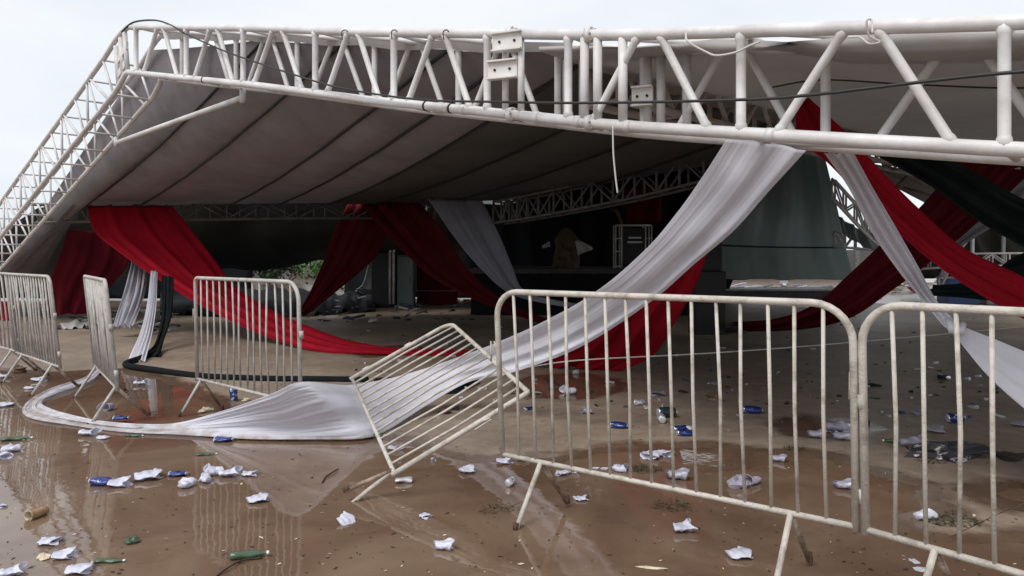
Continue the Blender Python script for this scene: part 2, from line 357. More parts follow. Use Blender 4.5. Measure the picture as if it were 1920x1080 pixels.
UP = Vector((0, 0, 1)); BK = Vector((.65, .76, 0)) * .45; BH = .6
def bx(y): return 6.48 - 1.166 * y
def bz(y):
    ys = [0.8, 2.2, 3.5, 4.95, 5.75, 6.61, 7.9, 9.32, 9.95]; zs = [1.42, 1.72, 2.00, 2.37, 2.62, 2.885, 3.32, 3.765, 3.965]
    return float(np.interp(y, ys, zs))
BY = [9.78, 8.88, 8.04, 7.18, 6.43, 5.72, 5.22, 4.40, 3.55, 2.75, 1.95, 1.1]
def bp(y, ou=0, ob=0): return Vector((bx(y), y, bz(y))) + UP * BH * ou + BK * ob
beam = empty('roof_truss', bp(9.95)); beam.location.z = bz(9.95)
tag(beam, 'white tubular steel roof truss spanning the whole photo, sloping down steeply at the left corner', 'truss')
R_ = .037; RW = .0262
ysamp = list(np.linspace(9.95, .8, 40))
for ou, ob in ((0, 0), (1, 0), (0, 1), (1, 1)):
    # small joint in the tube runs where sections are butted together
    tube_obj('chord', [bp(y, ou, ob) for y in ysamp if y >= 5.45], R_, 'steel_truss', beam, 14)
    tube_obj('chord', [bp(y, ou, ob) for y in ysamp if y <= 5.70], R_ * 1.02, 'steel_truss', beam, 14)
for i, y in enumerate(BY):
    for ob in (0, 1):
        yy = y - (.22 * ob)
        k = 1.12
        web([bp(yy, 0, ob), bp(yy, 1, ob)], RW * k, beam, 'upright')
    for ou in (0, 1): tube_obj('rung', [bp(y, ou, 0), bp(y, ou, 1)], RW * .8, 'steel_truss', beam, 8)
    if i == len(BY) - 1 or i == 5: continue
    y2 = BY[i + 1]
    for ob in (0, 1):
        sft = -.30 * ob * (y - y2)
        L = lambda t: y + (y2 - y) * t + sft
        web([bp(L(.16), 0, ob), bp(L(.45), 1, ob)], RW, beam); web([bp(L(.84), 0, ob), bp(L(.57), 1, ob)], RW, beam)
    tube_obj('brace', [bp(y, 1, 0), bp(y2, 1, 1)], RW * .8, 'steel_truss', beam, 8)
    tube_obj('brace', [bp(y, 0, 1), bp(y2, 0, 0)], RW * .8, 'steel_truss', beam, 8)
# splice posts and bolted plates
for y in (5.60, 5.50, 5.13, 5.06, 4.93):
    for ob in (0, 1): tube_obj('upright', [bp(y - .15 * ob, 0, ob), bp(y - .15 * ob, 1, ob)], RW * (1.2 if y < 5.2 else 1.0), 'steel_truss', beam, 10)
bt = Vector((1.166, -1, 0)).normalized(); bn = Vector((-.65, -.76, 0)).normalized()
pa = Vector((1, -.42, 0)).normalized(); pn = Vector((-.42, -1, 0)).normalized()
for fz, yy, ob in ((.88, 5.57, 0), (.53, 5.60, 0), (.42, 5.0, 1)):
    c = bp(yy, 0, ob) + UP * BH * fz + bn * .05 + bt * .02
    wd_ = .235 if ob == 0 else .15; pl = MB().box(c, wd_, .03, .12, pa, pn, UP); pl.box(c + pn * .015 - UP * .064, wd_, .06, .012, pa, pn, UP); pl.box(c + pn * .015 + UP * .064, wd_, .06, .012, pa, pn, UP)
    po = pl.build('splice_plate', 'plate_paint', beam, off=beam.location)
    for s in (-.06, .06) if ob == 0 else (-.035, .035):
        hb = MB().tube([c + pa * s + pn * .012, c + pa * s + pn * .022], .010, 8); h_ = hb.build('bolt_hole', 'hole', po, off=beam.location)
for y in (6.02, 5.9, 5.42, 5.18, 4.92, 4.3):      # collars on the lower tube
    tube_obj('collar', [bp(y), bp(y - .035)], R_ * 1.12, 'steel_truss', beam, 14)
for y in (6.17, 5.98, 8.6): tube_obj('tape_band', [bp(y), bp(y - .012)], R_ * 1.12, 'seam_black', beam, 12)
for ou, y in ((0, 5.56), (1, 5.56), (0, 5.10), (1, 5.10)):
    c = bp(y, ou, 0); MB().tube([c - bt * .02, c + bt * .02], R_ * 1.45, 14).build('flange', 'steel_truss', beam, True, off=beam.location)
    for k in range(6):
        a = k * math.pi / 3; q_ = c + (bn * math.cos(a) + UP * math.sin(a)) * R_ * 1.25
        MB().tube([q_ - bt * .032, q_ + bt * .032], .007, 6).build('bolt', 'steel_old', beam, off=beam.location)
# the corner and the sloping leg of the frame
RD = Vector((-1.02, 1, -.395)).normalized(); C0 = bp(9.95); RBK = Vector((.65, .76, 0)) * .5
RUP = Vector((-.395 * .707, .395 * .69, 1.43)).normalized()
RUP = (UP - RD * UP.dot(RD)).normalized()
c1 = C0 + RD * .45
def rp(s, ou=0, ob=0): return C0 + RD * (s + (.42 if ou else .12)) + RUP * .60 * ou + RBK * ob - UP * (.06 if not ou else 0)
LN = 14.2
for ou, ob in ((0, 0), (1, 0), (0, 1), (1, 1)):
    st = bp(9.95, ou, ob)
    tube_obj('chord', [st, st.lerp(rp(.1, ou, ob), .35) + RUP * .03, st.lerp(rp(.1, ou, ob), .7) + RUP * .035] + [rp(s, ou, ob) for s in np.linspace(.35, LN, 12)], R_ * .95, 'steel_truss', beam, 12)
for fz in (.28, .62):
    c = C0.lerp(rp(.3), .45) + UP * BH * fz
    MB().box(c, .36, .03, .10, (rp(.4) - C0).normalized(), bn, UP).build('splice_plate', 'plate_paint', beam, off=beam.location)
for y_ in (.0, .16, .36): tube_obj('upright', [C0 + RD * y_, C0 + RD * (y_ + .12) + UP * .60 - UP * .1 * y_], RW * 1.2, 'steel_truss', beam, 10)
m_ = .68; i = 0; s = .45
while s < LN:
    if i % 2: tube_obj('upright', [rp(s, 0, 0), rp(s, 1, 0)], RW * .55, 'steel_truss', beam, 8)
    if i % 2 == 0:
        for ob in (0, 1): tube_obj('upright', [rp(s, 0, ob), rp(s, 1, ob)], RW * .7, 'steel_truss', beam, 8)
    for ou in (0, 1): tube_obj('rung', [rp(s, ou, 0), rp(s, ou, 1)], RW * .62, 'steel_truss', beam, 8)
    if s + 2 * m_ < LN and i % 2 == 0:
        for ob in (0, 1):
            tube_obj('brace', [rp(s + .2, 0, ob), rp(s + m_ * .9, 1, ob)], RW * .72, 'steel_truss', beam, 8)
            tube_obj('brace', [rp(s + m_ * 2 - .2, 0, ob), rp(s + m_ * 1.1, 1, ob)], RW * .72, 'steel_truss', beam, 8)
    s += m_; i += 1
foot = rp(LN)
# diagonal tube tied under the tarp
st = empty('stay_tube', P(220, 268, 10.9)); tag(st, 'single white diagonal tube bridging the corner under the tarp, left of the seams', 'steel tube')
tube_obj('tube', [P(218, 268, 10.9), P(300, 238, 9.9), P(455, 183, 8.35)], .032, 'steel_truss', st, 10)
tube_obj('clamp', [P(218, 268, 10.9) + UP * .08, P(218, 268, 10.9) - UP * .05], .035, 'steel_truss', st, 8)
tube_obj('clamp', [P(455, 183, 8.35) + UP * .1, P(455, 183, 8.35) - UP * .06], .035, 'steel_truss', st, 8)

def line_truss(label, pts, size, bk, r, rw, m_, nm, group, lam=False):
    root = empty('roof_truss', pts[0]); tag(root, label, 'truss', group)
    A = lambda t: catmull(pts, t)
    box_truss(root, A, UP * size, bk * size, r, rw, m_, nm, lam=lam); return root
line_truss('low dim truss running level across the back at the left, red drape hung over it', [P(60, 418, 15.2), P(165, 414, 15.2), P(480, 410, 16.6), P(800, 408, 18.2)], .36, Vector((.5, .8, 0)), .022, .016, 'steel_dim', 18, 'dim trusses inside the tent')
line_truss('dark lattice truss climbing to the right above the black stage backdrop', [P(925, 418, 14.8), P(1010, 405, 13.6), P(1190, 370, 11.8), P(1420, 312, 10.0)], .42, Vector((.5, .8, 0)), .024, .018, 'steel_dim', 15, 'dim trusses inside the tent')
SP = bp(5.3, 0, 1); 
line_truss('shaded truss leaving the bolted joint and receding behind the right half of the front truss', [SP + Vector((.25, .25, .26)), SP + Vector((4, 4, .30)), SP + Vector((8.6, 8.6, .36))], .33, Vector((-.62, .62, 0)), .034, .024, 'steel_old', 11, 'dim trusses inside the tent', True)

# ================================================================ TARPS
# left slope: hung from the far top tube of the front truss, dropping to the low truss
Sx = SP + Vector((.2, .2, .62))
def T4(px):                                            # point on the upper tube of the receding truss seen at column px
    k = (px - CX) / F; a = (k * Sx.y - Sx.x) / (1 - k); return Sx + Vector((a, a, .01 * a))
def ET(px):                                            # point on the beam's far top tube
    k = (px - CX) / F; o_ = BK
    y = (6.48 + .65 * .45 + 1.166 * .76 * .45) / (k + 1.166); ym = y - .76 * .45
    return Vector((k * y, y, bz(ym) + BH - .03))
top = [ET(262), ET(490), ET(638), ET(837), ET(975), T4(1125), T4(1270), T4(1400), T4(1500), T4(1640)]
bot = [P(-170, 560, 19.3), P(157, 386, 15.3), P(258, 386, 15.8), P(428, 384, 16.6), P(518, 383, 17), P(613, 382, 17.5), P(700, 382, 18), P(800, 385, 18), P(980, 372, 16), P(1420, 256, 11.2)]
top[0] = ET(256) + RBK * .35
bot[0] = rp(12.9, 0, 1) + RBK * .45 + UP * .05
roof = empty('tarpaulin_roof', (top[2] + bot[2]) / 2)
tag(roof, 'grey tarpaulin roof with dark seams sagging from the front truss down to the left', 'tarpaulin')
mid = []
for a, b in zip(top, bot):
    c = a.lerp(b, .5); mid.append(c - UP * .12)
for i in range(len(top) - 1):
    nr = 18; nv = 8; vs = []; 
    for u in range(nr + 1):
        t = u / nr
        def q(k):
            return top[k].lerp(bot[k], t) - UP * (.14 * math.sin(math.pi * t) * (.3 + .7 * (k > 0)))
        a, b = q(i), q(i + 1)
        for j in range(nv + 1):
            s_ = j / nv; p = a.lerp(b, s_); sag = .06 * math.sin(math.pi * s_) * math.sin(math.pi * min(1, t + .1))
            vs.append(p - UP * sag - roof.location + UP * .02 * noise.noise(p * .9))
    fs = [(u * (nv + 1) + j, u * (nv + 1) + j + 1, (u + 1) * (nv + 1) + j + 1, (u + 1) * (nv + 1) + j) for u in range(nr) for j in range(nv)]
    mesh_obj('tarp_panel', vs, fs, 'tarp' if i < 5 else 'tarp_shaded', roof, True)
    if i:
        t_ = [top[i].lerp(bot[i], u / 18) - UP * (.14 * math.sin(math.pi * u / 18) + .03) for u in range(19)]
        tube_obj('seam', [p + Vector((.012, -.01, 0)) * math.sin(j * 1.7 + i) for j, p in enumerate(t_)], .017 if i < 5 else .015, 'seam_black', roof, 6)
# first panel also runs on down behind the rafter (left of the red drapes)
vs, fs = loft([[rp(5, 0, 1) + RBK * .4 - UP * .05, P(157, 386, 15.3)], [rp(8, 0, 1) + RBK * .4 - UP * .05, P(120, 440, 17.2)], [rp(13.5, 0, 1) + RBK * .4, P(60, 545, 21)]], 16, 8, .02, 2, 3)
mesh_obj('tarp_panel', [Vector(v) - roof.location for v in vs], fs, 'tarp', roof, True)
tube_obj('seam', [P(157, 384, 15.2), P(112, 428, 16.4), P(70, 475, 18), P(20, 520, 19.5)], .025, 'seam_black', roof, 6)
# far sagging tarp beyond the low truss
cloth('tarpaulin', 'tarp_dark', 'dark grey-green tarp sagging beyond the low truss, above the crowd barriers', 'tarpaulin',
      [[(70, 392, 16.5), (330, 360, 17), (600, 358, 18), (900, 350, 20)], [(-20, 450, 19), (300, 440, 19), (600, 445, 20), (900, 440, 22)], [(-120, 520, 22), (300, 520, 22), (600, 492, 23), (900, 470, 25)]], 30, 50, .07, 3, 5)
# right slope
vs, fs = loft([[ET(1040) + UP * .02, bp(3.3, 1, .85) + UP * .03, bp(.9, 1, .85) + UP * .03], [ET(1060) - UP * .06, bp(3.2, 1, .95) - UP * .06, bp(.9, 1, .95) - UP * .06], [Sx + Vector((2.2, 2.8, -.05)), Vector((5.4, 7.3, 3.0)), Vector((7.4, 4.4, 2.4))], [Sx + Vector((5.2, 5.8, -.05)), Vector((8.4, 10.2, 3.25)), Vector((10.4, 7.2, 2.6))], [Sx + Vector((8.5, 9.1, -.05)), Vector((11, 13.0, 3.5)), Vector((13.0, 10.0, 2.9))]], 40, 30, .03, 2, 8)
o = mesh_obj('tarpaulin', vs, fs, 'tarp_right', smooth=True)
tag(o, 'pale grey tarpaulin seen through the right half of the front truss', 'tarpaulin')
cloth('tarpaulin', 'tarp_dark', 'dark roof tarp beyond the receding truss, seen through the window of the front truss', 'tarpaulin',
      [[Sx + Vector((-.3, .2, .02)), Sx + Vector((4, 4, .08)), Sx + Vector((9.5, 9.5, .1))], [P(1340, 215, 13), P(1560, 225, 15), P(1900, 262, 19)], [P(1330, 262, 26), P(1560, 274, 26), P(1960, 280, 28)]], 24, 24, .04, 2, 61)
hem = MB()
ys_ = list(np.linspace(9.9, 5.4, 30))
for i in range(29):
    a, b_ = ys_[i], ys_[i + 1]; k_ = len(hem.v)
    hem.v += [bp(a, 1, .82) + UP * .02, bp(b_, 1, .82) + UP * .02, bp(b_, 1, .9) - UP * (.06 + .012 * math.sin(i * 1.3 + 1)), bp(a, 1, .9) - UP * (.06 + .012 * math.sin(i * 1.3))]
    hem.f.append((k_, k_ + 1, k_ + 2, k_ + 3)); hem.m.append(0)
hem.build('hem', 'tarp_right', roof, True, off=roof.location)
# back roof above the stage (closes the dark interior)
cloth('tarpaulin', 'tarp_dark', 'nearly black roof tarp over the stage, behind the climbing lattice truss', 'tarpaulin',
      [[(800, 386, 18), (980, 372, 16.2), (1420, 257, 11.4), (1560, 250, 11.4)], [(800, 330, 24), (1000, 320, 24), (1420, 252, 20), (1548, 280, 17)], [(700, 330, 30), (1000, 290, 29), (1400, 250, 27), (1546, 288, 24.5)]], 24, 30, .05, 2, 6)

# ================================================================ CABLES AND ROPES
def cable(name, label, pts, r, m, cat='cable', n=6, seg=10):
    ps = [p if isinstance(p, Vector) else P(*p) for p in pts]
    full = [catmull(ps, i / (seg * (len(ps) - 1))) for i in range(seg * (len(ps) - 1) + 1)]
    return tag(MB().tube(full, r, n).build(name, m, None, True), label, cat)
def fb(px):                                               # distance just in front of the beam at a column
    return 6.48 / ((px - CX) / F + 1.166) - .12
cable('power_cable', 'long black cable strung in front of the whole front truss', [(345, 62, fb(345)), (380, 78, fb(380)), (432, 100, fb(432)), (545, 138, fb(545)), (640, 165, fb(640)), (780, 186, fb(780)), (930, 191, fb(930)), (1110, 193, fb(1110)),
      (1390, 187, fb(1390)), (1520, 178, fb(1520)), (1700, 157, fb(1700)), (1850, 140, fb(1850)), (2100, 120, fb(2100))], .0095, 'cable')
cable('power_cable', 'black cable looping over the top of the left corner of the truss', [(228, 60, 9.9), (250, 42, 9.8), (290, 38, 9.5), (320, 47, 9.1), (345, 62, fb(345))], .012, 'cable')
cable('power_cable', 'thin dark cable sagging beneath the pale right tarpaulin', [(1440, 165, 5.5), (1540, 150, 5.3), (1700, 158, 4.9), (1920, 165, 4.4), (2100, 150, 4.2)], .006, 'cable')
cable('string', 'thin white string dangling from the middle of the lower truss tube', [(1149, 236, 4.9), (1150, 285, 4.9), (1154, 330, 4.9), (1158, 362, 4.9)], .006, 'rope', 'string')
cable('twisted_wire', 'pale wire drooping from the top tube, left of the other tied wire', [(1286, 62, 4.55), (1290, 78, 4.5), (1325, 98, 4.45), (1345, 104, 4.4), (1380, 98, 4.35), (1405, 86, 4.3), (1425, 78, 4.3)], .0065, 'rope', 'wire')
cable('twisted_wire', 'pale wire knotted in a small loop on the top tube, near the photo right edge', [(1590, 70, 3.95), (1612, 70, 3.9), (1630, 82, 3.85), (1650, 78, 3.85), (1630, 68, 3.85), (1625, 40, 3.83), (1634, 38, 3.83), (1636, 62, 3.8)], .0055, 'rope', 'wire')
for X in (1282, 1288): pass
for i_, X in enumerate((645, 738, 835)):
    lab = ['small wire tie over the top tube, leftmost of three', 'small wire tie over the top tube, between two others', 'small wire tie over the top tube, nearest the bolted plates'][i_]
    cable('wire_tie', lab, [(X - 3, 74, fb(X)), (X - 4, 60, fb(X)), (X + 2, 56, fb(X)), (X + 7, 60, fb(X))], .005, 'cable', 'wire tie', seg=4)
cable('rope', 'thin pale rope stretched low across the floor behind the near barriers', [G(985, 690, .1), P(1080, 676, 8.0), P(1300, 664, 8.1), P(1500, 650, 8.3), P(1750, 628, 8.7), P(2000, 605, 9)], .008, 'rope', 'rope')
cable('black_hose', 'black cloth-wrapped hose curving over the floor behind the third barrier', [G(292, 660, .04), G(262, 672, .04), G(236, 684, .04), G(290, 694, .035), G(380, 706, .03), G(500, 711, .03), G(600, 712, .03), G(690, 713, .03)], .045, 'black_cloth', 'hose', 8)
cable('twig', 'bent dark twig standing in the puddle in front of a green bottle', [G(400, 1085, .0), G(425, 1066, .012), G(455, 1050, .01), G(492, 1046, .005)], .0045, 'leaf_dark', 'twig', seg=6)
cable('twig', 'thin forked twig lying on the reflection beside the fallen barrier legs', [G(604, 905, .004), G(612, 893, .01), G(634, 879, .012)], .005, 'leaf_dark', 'twig', seg=5)

# ================================================================ CROWD BARRIERS
def barrier(origin, U, V, L, nb, label, m='barrier_paint', rr=.0170, rb=.0085, cr_=.14, cl_=.14, legs=(.26, -.26), splay=.24, group='crowd barriers', H=1.3, B=.325, legs_at=None, ovals=0, bar_in=None, lrad=.0145):
    U = Vector(U).normalized(); V = Vector(V); V = (V - U * V.dot(U)).normalized(); N = V.cross(U)
    root = bpy.data.objects.new('crowd_barrier', None); link(root)
    M = Matrix((U, N, V)).transposed().to_4x4(); M.translation = Vector(origin); root.matrix_world = M
    tag(root, label, 'barrier', group)
    def arc(cx, cz, r, a0, a1, n=7): return [Vector((cx + r * math.cos(a0 + (a1 - a0) * i / n), 0, cz + r * math.sin(a0 + (a1 - a0) * i / n))) for i in range(n + 1)]
    pi = math.pi
    pts = [Vector((0, 0, B - .02))] + arc(cl_, H - cl_, cl_, pi, pi / 2) + arc(L - cr_, H - cr_, cr_, pi / 2, 0) + [Vector((L, 0, B - .02))]
    MB().tube(pts, rr, 12).build('frame', m, root, True)
    MB().tube([(0, 0, B), (L, 0, B)], rr * .82, 10).build('bottom_rail', m, root, True)
    step = L / (nb + 1); rnd = random.Random(label)
    for i in range(nb):
        x = step * (i + 1); 
        zt = H
        if x < cl_: zt = H - cl_ + math.sqrt(max(0, cl_ ** 2 - (cl_ - x) ** 2))
        if x > L - cr_: zt = H - cr_ + math.sqrt(max(0, cr_ ** 2 - (x - L + cr_) ** 2))
        dx = rnd.uniform(-.004, .004)
        bow = rnd.uniform(-.012, .012); bo2 = rnd.uniform(-.015, .015)
        MB().tube([(x, 0, B), (x + dx + bow, bo2, (B + zt) * .5), (x + dx, 0, zt)], rb, 8).build('bar', m, root, True)
    for lx in (legs_at or (.28, L - .28)):
        for sy in (-1, 1):
            MB().tube([(lx, 0, B), (lx + .01 * sy, sy * splay, .012)], lrad, 8).build('leg', 'muddy_leg' if sy > 0 else m, root, True)
            MB().tube([(lx + .01 * sy, sy * splay, .05), (lx + .01 * sy, sy * (splay + .006), .008)], lrad * 1.12, 8).build('foot', 'rust', root, True)
    # hook on the left, sockets on the right
    MB().tube([(-.0, 0, H - .38), (-.03, 0, H - .30), (-.055, 0, H - .30), (-.06, 0, H - .42)], .006, 6).build('hook', m, root, True)
    for z in (B + .14, H - .42): MB().tube([(L + .03, 0, z - .03), (L + .03, 0, z + .03)], .018, 8).build('socket', m, root, True)
    for z in (B + .14, H - .42): MB().tube([(L, 0, z), (L + .03, 0, z)], .008, 6).build('socket_pin', m, root, True)
    return root
def bar2(xl, yl, xr, yr, lean, *a, **k):
    """placed from the ground points of its two ends as distances below the horizon at those columns"""
    dl = CH * F / yl; dr = CH * F / yr
    A = Vector(((xl - CX) / F * dl, dl, 0)); Bp = Vector(((xr - CX) / F * dr, dr, 0)); U = Bp - A; L = U.length
    n = Vector((U.y, -U.x, 0)).normalized(); 
    if n.y > 0: n = -n
    return barrier(A, U, UP + n * lean, L, *a, **k)
bar2(946, 470, 1607, 642, .06, 15, 'cream steel crowd barrier standing upright in front, its whole width in view', cl_=.15, cr_=.17, rb=.009)
bar2(1626, 650, 3250, 1241, .04, 15, 'cream steel crowd barrier cut off by the right edge of the photo', cl_=.17, cr_=.17, rb=.0095, rr=.0175)
bar2(371, 291, 565, 351, .02, 14, 'off-white crowd barrier crossing the bright red drape, left of the fallen one', 'barrier_far', cl_=.05, cr_=.16, legs_at=(.08, 1.3), splay=.20)
bar2(184, 257, 228, 314, .10, 15, 'off-white crowd barrier turned nearly edge-on, between the black strip and the left pair', 'barrier_far', cl_=.04, cr_=.08, rb=.012, legs_at=(.12, 1.68))
bar2(36, 227, 119, 262, .10, 16, 'off-white crowd barrier seen whole near the left edge, hooked to the cut-off one', 'barrier_far', cl_=.05, cr_=.10, rb=.010)
bar2(-75, 186, 40, 226, .10, 16, 'off-white crowd barrier cut off by the left edge of the photo', 'barrier_far', cl_=.05, cr_=.10, rb=.011)
fx = Vector((-.33321546, .93099216, .1490673)); fz_ = Vector((.8513591, .22915715, .47188418))
barrier((-1.0013, 4.5305, .012), fx, fz_, 1.96, 13, 'cream crowd barrier toppled onto its side over the white cloth', cl_=.02, cr_=.13, rb=.0085, legs_at=(.05,), splay=.045)

# ================================================================ DRAPES
DG = 'fabric drapes hanging from the trusses'
g = lambda X, Y, z=.02: G(X, Y, z)
cloth('drape', 'red', 'wide bright red drape sweeping from the low truss down behind the third barrier', 'drape',
      [[(163, 386, 14.9), (322, 386, 15.6)], [(176, 432, 14.7), (366, 440, 15.2)], [(222, 472, 14.4), (402, 486, 14.9)], [(300, 526, 14), (440, 535, 14.4)], [(400, 586, 13.4), (508, 580, 13.8)], [(500, 632, 12.8), (580, 612, 13.2)],
       [g(600, 660), (655, 638, 12.6)], [g(690, 663), g(745, 653)], [g(790, 666), g(830, 658)], [g(885, 668), g(890, 660)]], 90, 40, .02, 3, 11, floor=.014, ampf=lambda t: .6 + .6 * t)
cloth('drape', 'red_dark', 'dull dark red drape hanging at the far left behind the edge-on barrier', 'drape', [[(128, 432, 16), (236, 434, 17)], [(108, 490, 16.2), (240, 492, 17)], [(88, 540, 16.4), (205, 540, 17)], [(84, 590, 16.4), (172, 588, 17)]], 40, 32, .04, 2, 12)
cloth('drape', 'red', 'small patch of red cloth behind the cut-off left barrier', 'drape', [[(-60, 556, 15), (36, 566, 15)], [(-60, 605, 15.2), (28, 600, 15.2)]], 12, 12, .05, 2, 13)
cloth('drape', 'sheer_white', 'sheer greyish white drape gathered behind the edge-on barrier', 'drape', [[(247, 492, 15), (277, 500, 15)], [(233, 545, 14.4), (270, 555, 14.4)], [(212, 614, 13.8), (250, 612, 13.8)]], 40, 40, .05, 4, 14)
cloth('drape', 'white_cloth', 'narrow white cloth strip trailing to the floor beside the black strip', 'drape', [[(283, 508, 13.2), (295, 510, 13.2)], [(276, 570, 12.7), (293, 572, 12.7)], [(264, 620, 12.1), (286, 622, 12.1)], [g(241, 674, .03), g(272, 678, .03)]], 40, 24, .02, 3, 15)
cloth('drape', 'black_cloth', 'narrow black cloth strip trailing to the floor beside the white strip', 'drape', [[(303, 515, 12.9), (326, 520, 12.9)], [(303, 585, 12.4), (322, 590, 12.4)], [(292, 640, 11.8), (306, 642, 11.8)], [g(268, 668, .03), g(300, 668, .03)]], 30, 16, .02, 2, 16)
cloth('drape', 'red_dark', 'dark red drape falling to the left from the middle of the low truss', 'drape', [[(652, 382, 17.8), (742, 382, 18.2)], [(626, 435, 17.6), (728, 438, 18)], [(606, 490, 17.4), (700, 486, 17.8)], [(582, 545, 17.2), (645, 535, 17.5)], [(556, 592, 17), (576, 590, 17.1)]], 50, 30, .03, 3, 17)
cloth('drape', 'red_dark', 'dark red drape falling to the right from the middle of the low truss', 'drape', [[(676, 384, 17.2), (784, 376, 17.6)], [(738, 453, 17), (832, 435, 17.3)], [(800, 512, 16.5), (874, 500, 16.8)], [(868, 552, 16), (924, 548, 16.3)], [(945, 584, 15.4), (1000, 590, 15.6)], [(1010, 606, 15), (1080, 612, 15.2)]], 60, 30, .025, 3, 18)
cloth('drape', 'grey_cloth', 'smooth grey drape descending right of the dark red ones', 'drape', [[(802, 372, 15.6), (903, 374, 15.9)], [(856, 450, 15.3), (936, 440, 15.5)], [(905, 507, 14.9), (960, 498, 15.1)], [(957, 550, 14.4), (984, 545, 14.6)], [(1040, 572, 14), (1060, 566, 14)], [(1150, 582, 13.6), (1160, 577, 13.6)]], 60, 26, .012, 2, 19)
cloth('drape', 'red', 'bright red drape hanging to the floor beneath the big white one', 'drape', [[(1225, 455, 8.4), (1336, 440, 8.4)], [(1150, 545, 8.7), (1306, 530, 8.6)], [(1085, 612, 9.2), (1262, 610, 9.0)], [(1030, 652, 9.7), (1222, 668, 9.5)], [(968, 682, 10.2), (1160, 697, 9.75)]], 60, 40, .028, 3, 20, floor=.012, ampf=lambda t: .7 + .6 * t)
# the big white one: from the front truss, across, under the toppled barrier, over a hump and out as a thin tail on the water
rowsW = [
    [P(1362, 262, 4.75), P(1405, 266, 4.7), P(1460, 272, 4.6), P(1512, 282, 4.5)],
    [P(1318, 330, 4.9), P(1355, 345, 4.85), P(1400, 355, 4.8), P(1442, 358, 4.75)],
    [P(1270, 398, 5.1), P(1300, 412, 5.05), P(1340, 425, 5.0), P(1378, 430, 4.95)],
    [P(1210, 468, 5.35), P(1240, 478, 5.3), P(1275, 488, 5.3), P(1305, 492, 5.25)],
    [P(1120, 545, 5.75), P(1150, 556, 5.7), P(1185, 566, 5.7), P(1214, 570, 5.65)],
    [P(1025, 600, 6.3), P(1045, 620, 6.3), P(1065, 640, 6.25), P(1085, 652, 6.2)],
    [P(925, 645, 6.9), P(940, 665, 6.9), P(955, 682, 6.85), P(962, 698, 6.8)],
    [P(830, 680, 7.3), P(845, 694, 7.3), P(862, 708, 7.25), P(880, 716, 7.2)],
    [P(745, 706, 7.2), P(765, 724, 7.1), P(785, 745, 7.0), P(800, 760, 6.95)],
    [P(655, 722, 6.6), P(680, 745, 6.5), P(705, 778, 6.4), G(728, 806, .02)],
    [P(568, 716, 5.85), P(600, 742, 5.9), P(640, 785, 6.05), G(682, 822, .02)],
    [P(510, 738, 5.85), P(520, 765, 5.95), P(545, 800, 6.1), G(590, 824, .02)],
    [P(425, 768, 6.2), P(435, 783, 6.2), P(450, 802, 6.2), G(470, 823, .02)],
    [G(325, 794, .03), P(330, 800, 6.5), P(338, 806, 6.4), G(345, 815, .02)],
    [G(225, 794, .02), G(228, 797, .035), G(232, 802, .012), G(235, 810, .015)],
    [G(150, 782, .02), G(145, 786, .035), G(140, 791, .012), G(135, 797, .015)],
    [G(90, 764, .02), G(78, 768, .035), G(66, 775, .012), G(52, 782, .015)],
    [G(80, 752, .02), G(72, 753, .035), G(62, 755, .012), G(48, 757, .015)],
    [G(110, 736, .02), G(106, 734, .035), G(100, 731, .012), G(95, 728, .015)],
    [G(165, 718, .02), G(162, 715, .035), G(158, 712, .012), G(155, 709, .015)],
    [G(190, 697, .02), G(187, 695, .035), G(183, 693, .012), G(180, 691, .015)]]
cloth('drape', 'white_cloth', 'long white drape from the front truss to a humped sheet and thin tail', 'drape', rowsW, 260, 90, .010, 2, 21, floor=.008, ampf=lambda t: 1.2 - .5 * min(1, t / .4) if t < .62 else .62, wrinkle=.8, fine=.35)
cloth('drape', 'white_cloth', 'crinkled white drape running down to a knot behind the right barrier', 'drape',
      [[(1545, 286, 4.6), (1600, 286, 4.6)], [(1590, 350, 4.75), (1634, 348, 4.75)], [(1632, 432, 4.9), (1682, 430, 4.9)], [(1682, 505, 5.0), (1722, 500, 5)], [(1728, 562, 5.1), (1754, 560, 5.1)], [(1764, 606, 5.0), (1790, 600, 5)], [(1790, 630, 4.9), (1806, 612, 4.9)],
       [(1850, 702, 4.8), (1866, 636, 4.8)], [(1925, 770, 4.6), (1935, 664, 4.6)], [(2040, 860, 4.3), (2050, 700, 4.3)]], 110, 44, .010, 2, 22, fine=.6, ampf=lambda t: 1.2 if t < .55 else .25)
MBk = MB().tube([P(1778, 600, 4.9), P(1786, 618, 4.82), P(1800, 622, 4.82), P(1806, 608, 4.88)], [.02, .03, .03, .02], 8)
o = MBk.build('cloth_knot', 'white_cloth', None, True); tag(o, 'small knot tied where the crinkled white drape widens', 'knot')
cloth('drape', 'red', 'saturated red drape running down to the right edge beside the crinkled white one', 'drape',
      [[(1490, 196, 6.2), (1516, 184, 6.2)], [(1500, 262, 6), (1600, 262, 6)], [(1552, 305, 5.9), (1632, 300, 5.9)], [(1642, 398, 5.8), (1718, 388, 5.8)], [(1745, 488, 5.6), (1802, 462, 5.6)], [(1850, 560, 5.4), (1900, 510, 5.4)], [(2000, 640, 5.2), (2030, 570, 5.2)]], 70, 30, .014, 2, 23)
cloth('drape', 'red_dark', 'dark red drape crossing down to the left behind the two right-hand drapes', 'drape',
      [[(1795, 300, 9), (1935, 320, 9)], [(1735, 378, 8.9), (1850, 402, 8.9)], [(1662, 448, 8.8), (1765, 475, 8.8)], [(1588, 518, 8.7), (1672, 545, 8.7)], [(1520, 575, 8.9), (1590, 598, 8.8)], [(1440, 600, 10.5), (1500, 618, 10.2)], [g(1370, 604), g(1400, 622)]], 60, 30, .025, 3, 24)
